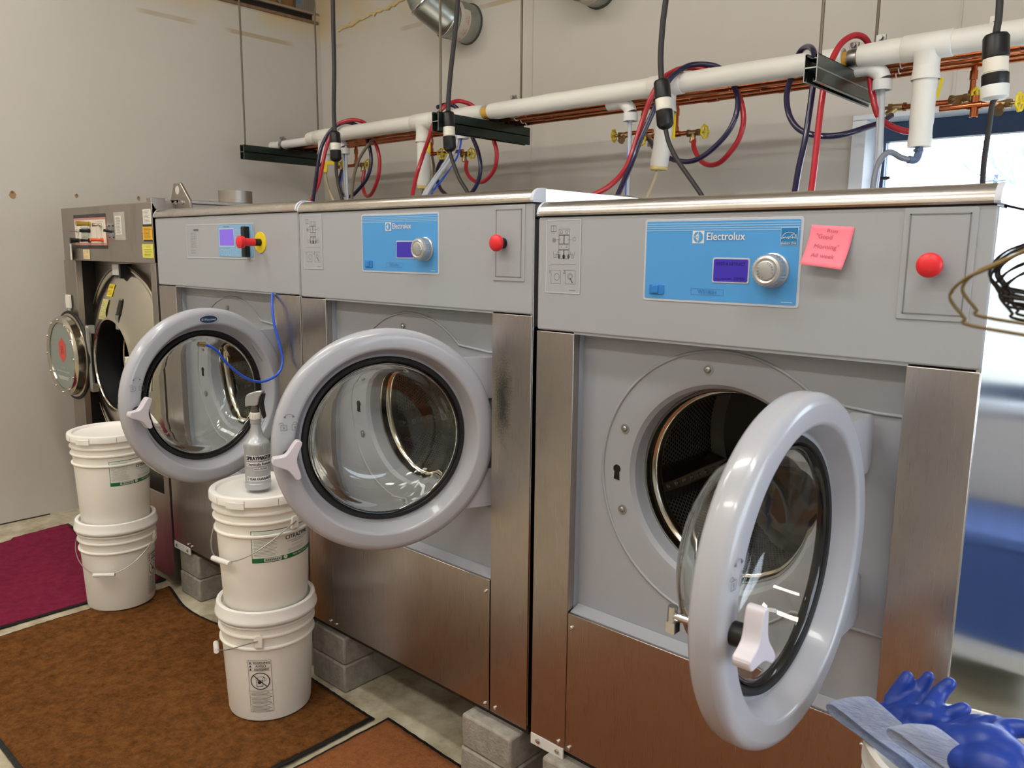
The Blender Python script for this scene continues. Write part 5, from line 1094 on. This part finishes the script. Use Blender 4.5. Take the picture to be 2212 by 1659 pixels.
# ------------------------------------------------------------------ hoses
def hose(name, m_, r_, path, label, cat='hose', group='rubber water hoses'):
    o = MB().tube(spline(path, 8), r_, 14).build(name, m_, smooth=70, raw=False); return tag(o, label, cat, group)
R_ = .0105
hose('water_hose', hred, R_, [(-2.723, 1.580, 1.971), (-2.717, 1.560, 1.896), (-2.671, 1.540, 1.830), (-2.610, 1.520, 1.811), (-2.540, 1.500, 1.836), (-2.478, 1.490, 1.911), (-2.463, 1.490, 2.000), (-2.486, 1.490, 2.079), (-2.531, 1.480, 2.148), (-2.546, 1.460, 2.208), (-2.570, 1.420, 2.226), (-2.620, 1.380, 2.223), (-2.681, 1.340, 2.189), (-2.692, 1.300, 2.096), (-2.703, 1.280, 2.018), (-2.695, 1.260, 1.959), (-2.677, 1.220, 1.868), (-2.667, 1.160, 1.767), (-2.638, 1.100, 1.647)], 'red hose looping over the pipe at the first drop')
hose('water_hose', hblue, R_, [(-2.950, 1.580, 1.981), (-2.862, 1.500, 1.904), (-2.763, 1.440, 1.833), (-2.691, 1.420, 1.808), (-2.637, 1.420, 1.809), (-2.588, 1.430, 1.842), (-2.521, 1.440, 1.901), (-2.493, 1.450, 1.975), (-2.508, 1.460, 2.059), (-2.561, 1.470, 2.141), (-2.598, 1.460, 2.192), (-2.622, 1.420, 2.216), (-2.651, 1.370, 2.212), (-2.685, 1.320, 2.169), (-2.713, 1.290, 2.109), (-2.723, 1.270, 2.052), (-2.702, 1.230, 1.939), (-2.648, 1.160, 1.772), (-2.602, 1.100, 1.646)], 'navy hose looping beside the red one at the first drop')
hose('water_hose', hbrown, .0085, [(-2.463, 1.500, 2.149), (-2.481, 1.460, 2.116), (-2.498, 1.420, 2.067), (-2.547, 1.400, 1.992), (-2.567, 1.380, 1.894), (-2.558, 1.360, 1.784), (-2.535, 1.340, 1.679)], 'brown hose slanting down from behind the pipe near the first drop')
hose('water_hose', htan, .0085, [D1-Vector((0, 0, .07)), (-2.796, 1.360, 1.886), (-2.690, 1.300, 1.833), (-2.544, 1.220, 1.776), (-2.423, 1.160, 1.720)], 'tan hose hanging from the yellow lever valve of the first drop')
hose('water_hose', hred, R_, [(-1.846, 1.580, 1.965), (-1.830, 1.560, 1.927), (-1.789, 1.540, 1.885), (-1.718, 1.520, 1.852), (-1.635, 1.500, 1.849), (-1.561, 1.490, 1.896), (-1.533, 1.480, 1.965), (-1.550, 1.480, 2.028), (-1.608, 1.480, 2.135), (-1.679, 1.470, 2.208), (-1.715, 1.440, 2.232), (-1.740, 1.400, 2.234), (-1.753, 1.340, 2.205), (-1.779, 1.310, 2.158), (-1.809, 1.300, 2.099), (-1.844, 1.310, 2.052), (-1.917, 1.330, 1.969), (-1.927, 1.300, 1.879), (-1.884, 1.240, 1.800), (-1.833, 1.180, 1.727), (-1.779, 1.120, 1.633)], 'red hose looping over the pipe at the middle strut')
hose('water_hose', hblue, R_, [(-2.026, 1.570, 1.983), (-2.023, 1.540, 1.946), (-1.991, 1.500, 1.881), (-1.919, 1.460, 1.820), (-1.820, 1.420, 1.776), (-1.724, 1.400, 1.743), (-1.620, 1.380, 1.775), (-1.566, 1.380, 1.830), (-1.547, 1.380, 1.900), (-1.583, 1.400, 1.977), (-1.649, 1.430, 2.049), (-1.735, 1.460, 2.145), (-1.802, 1.460, 2.220), (-1.829, 1.420, 2.231), (-1.833, 1.360, 2.210)], 'navy hose in an open loop under the middle strut')
hose('water_hose', hbrown, .0075, [(-2.027, 1.500, 1.992), (-1.969, 1.460, 1.927), (-1.929, 1.420, 1.872), (-1.900, 1.380, 1.828), (-1.816, 1.300, 1.732)], 'short brown hose hanging right of the second drop')
hose('thin_wire', hbrown, .0035, [D2+Vector((-.006, 0, 0)), (-1.953, 1.360, 1.798), (-1.890, 1.300, 1.734)], 'left thin wire leaving the second drop', 'wire', 'thin wires from the second drop')
hose('thin_wire', htan, .0035, [D2+Vector((.008, 0, 0)), (-1.928, 1.360, 1.797), (-1.847, 1.300, 1.733)], 'right thin wire leaving the second drop', 'wire', 'thin wires from the second drop')
hose('water_hose', hred, R_, [(-0.495, 1.580, 1.960), (-0.482, 1.560, 1.933), (-0.449, 1.540, 1.891), (-0.411, 1.520, 1.861), (-0.364, 1.500, 1.848), (-0.315, 1.480, 1.855), (-0.267, 1.460, 1.885), (-0.224, 1.450, 1.937), (-0.211, 1.450, 2.005), (-0.236, 1.460, 2.086), (-0.284, 1.470, 2.148), (-0.341, 1.470, 2.189), (-0.406, 1.440, 2.214), (-0.455, 1.410, 2.217), (-0.484, 1.380, 2.204), (-0.505, 1.330, 2.168), (-0.529, 1.300, 2.105), (-0.558, 1.290, 2.023), (-0.579, 1.260, 1.907), (-0.590, 1.220, 1.822), (-0.621, 1.160, 1.755), (-0.674, 1.100, 1.711), (-0.719, 1.050, 1.667)], 'red hose sweeping down left of the third drop to the middle washer')
hose('water_hose', hblue, R_, [(-0.711, 1.580, 1.977), (-0.620, 1.500, 1.915), (-0.530, 1.450, 1.881), (-0.427, 1.430, 1.860), (-0.347, 1.420, 1.882), (-0.264, 1.410, 1.942), (-0.232, 1.420, 2.004), (-0.233, 1.440, 2.073), (-0.262, 1.460, 2.130), (-0.301, 1.470, 2.184), (-0.347, 1.460, 2.218), (-0.406, 1.430, 2.228), (-0.439, 1.390, 2.215), (-0.463, 1.330, 2.169), (-0.493, 1.300, 2.096), (-0.520, 1.290, 2.032), (-0.553, 1.260, 1.926), (-0.566, 1.220, 1.830), (-0.568, 1.140, 1.710), (-0.547, 1.060, 1.620)], 'navy hose crossing in a wide loop right of the third drop')
hose('water_hose', htan, .0065, [D3+Vector((0, 0, -.005)), (-0.535, 1.340, 1.771), (-0.515, 1.260, 1.700), (-0.504, 1.200, 1.633)], 'thin tan tube hanging from the foam end of the third drop')
hose('water_hose', hblue, R_, [(0.292, 1.560, 1.981), (0.282, 1.500, 1.952), (0.254, 1.440, 1.931), (0.203, 1.380, 1.906), (0.137, 1.350, 1.902), (0.064, 1.340, 1.926), (0.016, 1.350, 1.979), (-0.014, 1.380, 2.054), (-0.021, 1.420, 2.123), (-0.025, 1.460, 2.186), (-0.003, 1.450, 2.221), (0.039, 1.410, 2.221), (0.079, 1.360, 2.195), (0.100, 1.330, 2.153), (0.113, 1.300, 2.079), (0.116, 1.280, 1.988), (0.118, 1.250, 1.876), (0.121, 1.210, 1.786), (0.133, 1.160, 1.697), (0.151, 1.100, 1.616)], 'navy hose arching over the pipe then down before the near strut')
hose('water_hose', hred, R_, [(0.435, 1.500, 1.941), (0.404, 1.500, 1.920), (0.368, 1.500, 1.914), (0.321, 1.460, 1.933), (0.295, 1.420, 1.963), (0.272, 1.420, 2.027), (0.250, 1.440, 2.106), (0.241, 1.450, 2.184), (0.227, 1.430, 2.223), (0.204, 1.390, 2.228), (0.183, 1.340, 2.196), (0.167, 1.310, 2.140), (0.161, 1.290, 2.093), (0.158, 1.280, 2.048), (0.163, 1.250, 1.944), (0.182, 1.190, 1.794), (0.197, 1.140, 1.693), (0.211, 1.100, 1.615)], 'bright red hose arching over the pipe at the near strut and falling to the washer')
hose('water_hose', mat('grey_hose', (120, 124, 136), .35), .0095, [(0.416, 1.380, 1.807), (0.396, 1.360, 1.814), (0.380, 1.340, 1.826), (0.368, 1.320, 1.827), (0.352, 1.310, 1.808), (0.343, 1.300, 1.771), (0.344, 1.280, 1.702), (0.347, 1.270, 1.648)], 'grey hose curling from the elbow of the last drop before the window')
def ziptie(p, d, label):
    p = Vector(p); u, v, a = frame(d); o = MB().tube([p+(u*math.cos(2*PI*k/24)*.017+v*math.sin(2*PI*k/24)*.013) for k in range(24)], .0016, 6, closed=True).build('zip_tie', white); tag(o, label, 'zip tie', 'white ties on the hoses')
ziptie((0.117, 1.270, 1.904), (.3, .0, 1), 'white tie round the navy hose where it crosses its loop'); ziptie((0.164, 1.250, 1.892), (.3, .0, 1), 'white tie round the red hose at the loop')

# blue air line on the far left washer
t = MB().tube(spline([(-1.186, -.004, 1.345), (-1.160, -0.023, 1.307), (-1.140, -0.030, 1.246), (-1.120, -0.024, 1.176), (-1.110, -0.022, 1.122), (-1.100, -0.044, 1.085), (-1.100, -0.084, 1.065), (-1.100, -0.125, 1.064), (-1.100, -0.175, 1.087), (-1.100, -0.229, 1.135), (-1.100, -0.261, 1.178), (-1.100, -0.288, 1.196), (-1.100, -0.308, 1.202)], 8), .0042, 12).build('air_line', bluetube)
tag(t, 'bright blue plastic air line looping across the far left door glass', 'tube')
p1 = Vector((-1.100, -0.302, 1.201)); p2 = Vector((-1.100, -0.321, 1.204)); off_ = t.location
MB().cyl(p1, p2, .0075, n=14).cyl(p1+(p1-p2)*.15, p1+(p1-p2)*.02, .0085, n=14).build('brass_fitting', brass, t)

# ------------------------------------------------------------------ power cords with twist-lock connectors
def cord(upper, c0, c1, lower, label, r_=.0095, cr=.029, collar=False):
    c0, c1 = Vector(c0), Vector(c1); t = thing('power_cord', c1, label, 'power cord', 'black power cords with connectors')
    MB().tube(spline(list(upper)+[c0], 8), r_, 12).build('upper_cord', cordm, t, smooth=60); MB().tube(spline([c1]+list(lower), 8), r_*.8, 12).build('lower_cord', cordm, t, smooth=60)
    d = (c1-c0); L = d.length; a = d.normalized()
    MB().lathe([(r_, 0), (r_*1.6, .003), (cr*.85, .006), (cr, .014), (cr*1.02, L*.38), (cr*.93, L*.395), (cr*.93, L*.41)], c0, a, 28).build('socket_cap', black, t)
    MB().lathe([(cr*.92, L*.39), (cr*.96, L*.40), (cr*.96, L*.60), (cr*.92, L*.605), (cr*.92, L*.63)], c0, a, 28).build('connector_ring', mat('connector_white', (222, 218, 204), .45), t)
    MB().lathe([(cr*.96, L*.62), (cr*1.03, L*.63), (cr*1.03, L*.90), (cr*.8, L*.96), (r_, L)], c0, a, 28).build('plug_cap', black, t)
    if collar: MB().lathe([(cr*1.04, L*.80), (cr*1.07, L*.81), (cr*1.04, L*.98), (cr*.7, L*1.02), (r_, L*1.02)], c0, a, 28).build('collar', pvc, t)
    return t
Y = 1.12
cord([(-2.351, 1.120, 3.200), (-2.357, 1.120, 2.896), (-2.361, 1.120, 2.629), (-2.362, 1.120, 2.424), (-2.374, 1.120, 2.240)], (-2.371, 1.120, 2.116), (-2.366, 1.120, 1.957), [(-2.364, 1.120, 1.897), (-2.343, 1.120, 1.817), (-2.309, 1.120, 1.739), (-2.252, 1.100, 1.664)], 'black power cord hanging before the first drop, leftmost of four', .011, .0285)
cord([(-1.416, 1.120, 2.887), (-1.433, 1.120, 2.627), (-1.451, 1.120, 2.476), (-1.481, 1.120, 2.304), (-1.497, 1.120, 2.186)], (-1.500, 1.120, 2.126), (-1.489, 1.120, 1.945), [(-1.470, 1.120, 1.899), (-1.428, 1.120, 1.824), (-1.374, 1.120, 1.760), (-1.309, 1.100, 1.686)], 'black power cord before the middle strut, second from the left', .011, .0285)
cord([(-0.367, 1.120, 2.632), (-0.368, 1.120, 2.419), (-0.378, 1.120, 2.312), (-0.382, 1.120, 2.202)], (-0.375, 1.120, 2.121), (-0.349, 1.120, 1.941), [(-0.330, 1.120, 1.887), (-0.289, 1.120, 1.823), (-0.221, 1.120, 1.741), (-0.181, 1.120, 1.688), (-0.150, 1.120, 1.623)], 'black power cord before the foam ended third drop', .0105, .0295)
cord([(0.675, 1.120, 2.426), (0.688, 1.120, 2.236), (0.693, 1.120, 2.152)], (0.691, 1.120, 2.105), (0.704, 1.120, 1.928), [(0.699, 1.120, 1.909), (0.692, 1.140, 1.837), (0.685, 1.160, 1.763), (0.683, 1.180, 1.697), (0.686, 1.180, 1.634)], 'black power cord with pale collar before the window, rightmost of four', .0095, .033, True)

# ------------------------------------------------------------------ ducts through the back wall
def duct(P, r_, label, up_=.75):
    x, z = P; t = thing('vent_duct', (x, YB, z), label, 'duct', 'galvanised vent ducts high on the back wall')
    a, b_, c = Vector((x, YB+.0, z)), Vector((x, YB-.16, z)), Vector((x-.055, YB-.26, z+.075))
    d = Vector((x-.10, YB-.30, z+.22)); e_ = Vector((x-.11, YB-.31, z+up_+.5))
    MB().tube([a, b_], r_, 48, caps=False).build('wall_sleeve', galv, t); MB().tube([b_+Vector((0, .03, 0)), b_], r_*1.005, 48, caps=False).build('tape_band', mat('tape_white', (206, 198, 184), .6), t)
    for p, q_ in ((b_, c), (c, d), (d, e_)): MB().tube([p, q_], [r_*1.0, r_*1.0], 48, caps=False).ball(p, r_*.985, n=20).build('elbow_section', galv, t)
    for p, n_ in ((b_, (b_-a)+(c-b_)*1.6), (c, (c-b_)+(d-c)), (d, (d-c)+(e_-d)*.3)):
        u, v, ax = frame(n_); MB().tube([p+(u*math.cos(2*PI*k/60)+v*math.sin(2*PI*k/60))*r_*1.02 for k in range(60)], .0055, 8, closed=True).build('seam_ring', chrome, t)
    MB().lathe([(r_, -.006), (r_+.006, -.004), (r_+.006, 0)], a, (0, 1, 0), 48).build('wall_flange', mat('sealant_dark', (70, 78, 70), .7), t)
    A = Art(lambda u, v, q_: Vector((x+(r_+.001+q_)*math.cos(-.6+u/r_), YB-.13+v, z+(r_+.001+q_)*math.sin(-.6+u/r_))), [mat('print_red', (190, 70, 70), .6), mat('tape_white', (206, 198, 184), .6)])
    A.rect(-.12, 0, .10, .045, 1, .0, 24)
    for k in range(3): A.text('FLAME TEST', -.085+k*.065, .022, .010, 0, w=.045, d=.001); A.text('UL 181', -.085+k*.065, .008, .006, 0, w=.03, d=.001)
    A.build('tape_print', t)
duct((-2.145, 2.765), .105, 'galvanised duct elbow entering the back wall high up, left of two')
duct((-1.23, 2.79), .105, 'galvanised duct cut by the top edge, right of two')

# ------------------------------------------------------------------ gloves on the bucket rim
def remesh(o, vox, it=6):
    m_ = o.modifiers.new('skin', 'REMESH'); m_.mode = 'VOXEL'; m_.voxel_size = vox; m_.use_smooth_shade = True
    s_ = o.modifiers.new('soft', 'SMOOTH'); s_.factor = .6; s_.iterations = it
def finger(b, pts, r0, r1):
    P = spline(pts, 5); n = len(P); R = [r0+(r1-r0)*k/(n-1) for k in range(n)]
    d = (P[-1]-P[-2]).normalized(); tip = [P[-1]+d*r1*q for q in (.45, .8, .97)]; tr = [r1*.9, r1*.62, r1*.25]
    b.tube(P+tip, R+tr, 16)
def glove_thing(label, loc, palm, fingers, creases, cuff):
    t = thing('rubber_glove', loc, label, 'glove', 'blue gloves on the bucket')
    b = MB()
    for c_, r_, sc in palm: b.ball(c_, r_, n=14, sc=sc)
    for pts, r0, r1 in fingers: finger(b, pts, r0, r1)
    g = b.build('glove_hand', glove, t, smooth=180); remesh(g, .0032)
    b = MB(); N = 40; rings = []
    for (c_, u_, v_, wu, wv) in cuff:
        c_, u_, v_ = Vector(c_), Vector(u_).normalized(), Vector(v_).normalized()
        rings.append([c_+u_*wu*math.cos(2*PI*k/N)+v_*wv*math.copysign(abs(math.sin(2*PI*k/N))**.8, math.sin(2*PI*k/N)) + v_*.0035*math.sin(6*PI*k/N) for k in range(N)])
    M_ = len(rings); dense = []
    for k in range(N):
        col = spline([r_[k] for r_ in rings], 5); dense.append(col)
    L_ = len(dense[0]); b.add([dense[k][j] for j in range(L_) for k in range(N)], [(j*N+k, j*N+(k+1) % N, (j+1)*N+(k+1) % N, (j+1)*N+k) for j in range(L_-1) for k in range(N)])
    c_ = b.build('knit_cuff', cuffm, t, smooth=180, fix=True); s_ = c_.modifiers.new('thick', 'SOLIDIFY'); s_.thickness = .0025; s_.offset = 0
    return t
P_ = lambda p: Vector(p)
glove_thing('blue rubber glove palm up with spread fingers, grey knit cuff toward the washer door', (0.959, -0.200, 0.763),
    [((0.937, -0.235, 0.776), .027, (1.05, .9, .85)), ((0.967, -0.240, 0.788), .029, (1.0, .8, .95)), ((0.991, -0.250, 0.799), .028, (1.0, .8, .95)), ((0.984, -0.260, 0.783), .028, (1.1, .8, .8)), ((0.931, -0.250, 0.780), .026, (1.1, .9, .8)), ((1.000, -0.250, 0.810), .018, (1, 1, 1)), ((0.962, -0.260, 0.776), .026, (1.1, .8, .8))],
    [([(0.938, -0.220, 0.795), (0.944, -0.210, 0.813), (0.950, -0.205, 0.830), (0.952, -0.200, 0.838)], .015, .0105), ([(0.967, -0.230, 0.804), (0.969, -0.200, 0.815), (0.974, -0.190, 0.829), (0.979, -0.185, 0.843)], .014, .0095), ([(0.998, -0.240, 0.821), (1.000, -0.215, 0.830), (1.005, -0.205, 0.840), (1.012, -0.200, 0.850)], .0145, .0105), ([(1.008, -0.250, 0.811), (1.020, -0.235, 0.815), (1.032, -0.230, 0.826), (1.039, -0.225, 0.831)], .0135, .0105)],
    [], [((0.966, -0.265, 0.782), (.75, .1, -.45), (.2, -.3, .9), .062, .020), ((0.950, -0.275, 0.774), (.75, .1, -.45), (.2, -.3, .9), .069, .019), ((0.935, -0.285, 0.767), (.75, .1, -.38), (.2, -.3, .9), .073, .015), ((0.931, -0.290, 0.764), (.75, .1, -.36), (.2, -.3, .9), .074, .013)])
glove_thing('blue rubber glove lying flat across the bucket mouth, nearer the frame corner', (1.076, -0.320, 0.835),
    [((1.070, -0.330, 0.835), .034, (1.1, .9, .8)), ((1.094, -0.330, 0.848), .034, (1.1, .9, .8)), ((1.046, -0.310, 0.823), .028, (1.1, .9, .8)), ((1.110, -0.340, 0.846), .034, (1.0, .9, .8)), ((1.084, -0.350, 0.826), .034, (1.2, .9, .8)), ((1.107, -0.360, 0.835), .034, (1.2, .9, .9)), ((1.032, -0.320, 0.811), .022, (1, .9, .8)), ((1.060, -0.340, 0.820), .028, (1.1, .9, .8))],
    [([(1.038, -0.300, 0.822), (1.048, -0.280, 0.828), (1.060, -0.275, 0.839), (1.068, -0.270, 0.843)], .015, .012), ([(1.063, -0.310, 0.838), (1.072, -0.290, 0.845), (1.084, -0.285, 0.854), (1.094, -0.280, 0.855)], .014, .012), ([(1.095, -0.310, 0.852), (1.104, -0.290, 0.857), (1.117, -0.285, 0.862), (1.135, -0.280, 0.864)], .016, .012), ([(1.117, -0.340, 0.850), (1.127, -0.350, 0.853), (1.136, -0.360, 0.849), (1.142, -0.370, 0.838)], .014, .011)],
    [], [((1.076, -0.350, 0.825), (.75, .05, -.35), (.1, -.3, .9), .060, .020), ((1.059, -0.360, 0.819), (.75, .05, -.35), (.1, -.3, .9), .068, .017), ((1.044, -0.365, 0.813), (.75, .05, -.30), (.1, -.3, .9), .070, .013), ((1.040, -0.367, 0.810), (.75, .05, -.30), (.1, -.3, .9), .071, .011)])

# ------------------------------------------------------------------ wire hangers on a rail at the right
FW = fw.copy()
def hanger(cn, ang, m_, label, tilt=0, beta=.1, sc=1.0, r_=.0013):
    """cn: left corner of the hanger; ang: heading of its long side in plan"""
    cn = Vector(cn); d = Vector((math.cos(ang), math.sin(ang), 0)); n_ = Vector((-d.y, d.x, 0))
    cb, sb = math.cos(beta), math.sin(beta); f_ = lambda u, v: cn+d*(u*cb+v*sb)*sc+Vector((0, 0, (v*cb-u*sb)*sc))+n_*(tilt*v)
    W_ = .40; sh = .115
    low = [f_(.012, -.010), f_(.03, -.016), f_(W_/2, -.018), f_(W_-.03, -.016), f_(W_-.012, -.010)]
    loop = low+[f_(W_, .004), f_(W_-.008, .018), f_(W_-.03, .032), f_(W_*.75, .078), f_(W_/2+.012, .12), f_(W_/2, .13), f_(W_/2-.012, .12), f_(W_*.25, .078), f_(.03, .032), f_(.008, .018), f_(0, .004)]
    S_ = spline(loop+[loop[0]], 6)[:-1]
    b = MB().tube(S_, r_, 8, closed=True)
    hk = [f_(W_/2, .128), f_(W_/2, .165), f_(W_/2-.012, .185), f_(W_/2-.018, .205), f_(W_/2-.008, .224), f_(W_/2+.010, .226), f_(W_/2+.020, .212)]
    b.tube(spline(hk, 6), r_, 8); b.tube([f_(W_/2-.004+.004*math.cos(k), .13+k*.0028) for k in range(12)], r_*1.2, 6)
    o = b.build('wire_hanger', m_, smooth=70); tag(o, label, 'hanger', 'wire hangers at the right edge'); return o
base = Vector((1.165, -1.050, 1.474))
hanger((1.11, -0.827, 1.462), -0.120, wire, 'brass wire hanger reaching furthest left at the right edge', 0, 0.070)
hanger((1.111, -0.798, 1.467), -0.080, wire, 'brass wire hanger just inside the furthest left one', 0.03, 0.070)
hanger((1.111, -0.713, 1.478), -0.020, wireb, 'dark wire hanger behind the brass ones, upper of the cluster', 0.05, 0.046)
hanger((1.108, -0.69, 1.473), -0.160, wireb, 'dark wire hanger bunched in the cluster behind the brass pair', -0.1, 0.031)
hanger((1.117, -0.698, 1.46), -0.060, wireb, 'dark wire hanger with its corner lowest in the cluster', 0.12, 0.064)
hanger((1.106, -0.663, 1.476), 0.040, wireb, 'dark wire hanger crossing the middle of the cluster', -0.05, 0.037)
hanger((1.116, -0.671, 1.461), -0.200, wireb, 'dark wire hanger at the lower right of the cluster', 0.0, 0.027)
hanger((1.1, -0.641, 1.481), 0.100, wireb, 'dark wire hanger forming the dense top of the cluster', 0.2, 0.064)
hanger((1.094, -0.618, 1.484), 0.000, wireb, 'dark wire hanger at the very back of the cluster', -0.15, 0.121)
hanger((1.108, -0.65, 1.47), -0.100, wireb, 'dark wire hanger half hidden inside the cluster', 0.08, 0.108)
hanger((1.101, -0.626, 1.478), -0.140, wireb, 'dark wire hanger pressed against the dense top wires', 0.04, 0.104)
hanger((1.096, -0.607, 1.464), -0.040, wireb, 'dark wire hanger low at the back of the cluster', -0.06, 0.044)
t = MB().cyl((1.305, -0.881, 1.684), (1.405, -0.057, 1.684), .0125).build('hanging_rail', chrome); tag(t, 'chrome rail outside the frame that carries the wire hangers', 'rail')
MB().cyl((1.405, -0.057, 0), (1.405, -0.057, 1.684), .0125).build('upright', chrome, t)
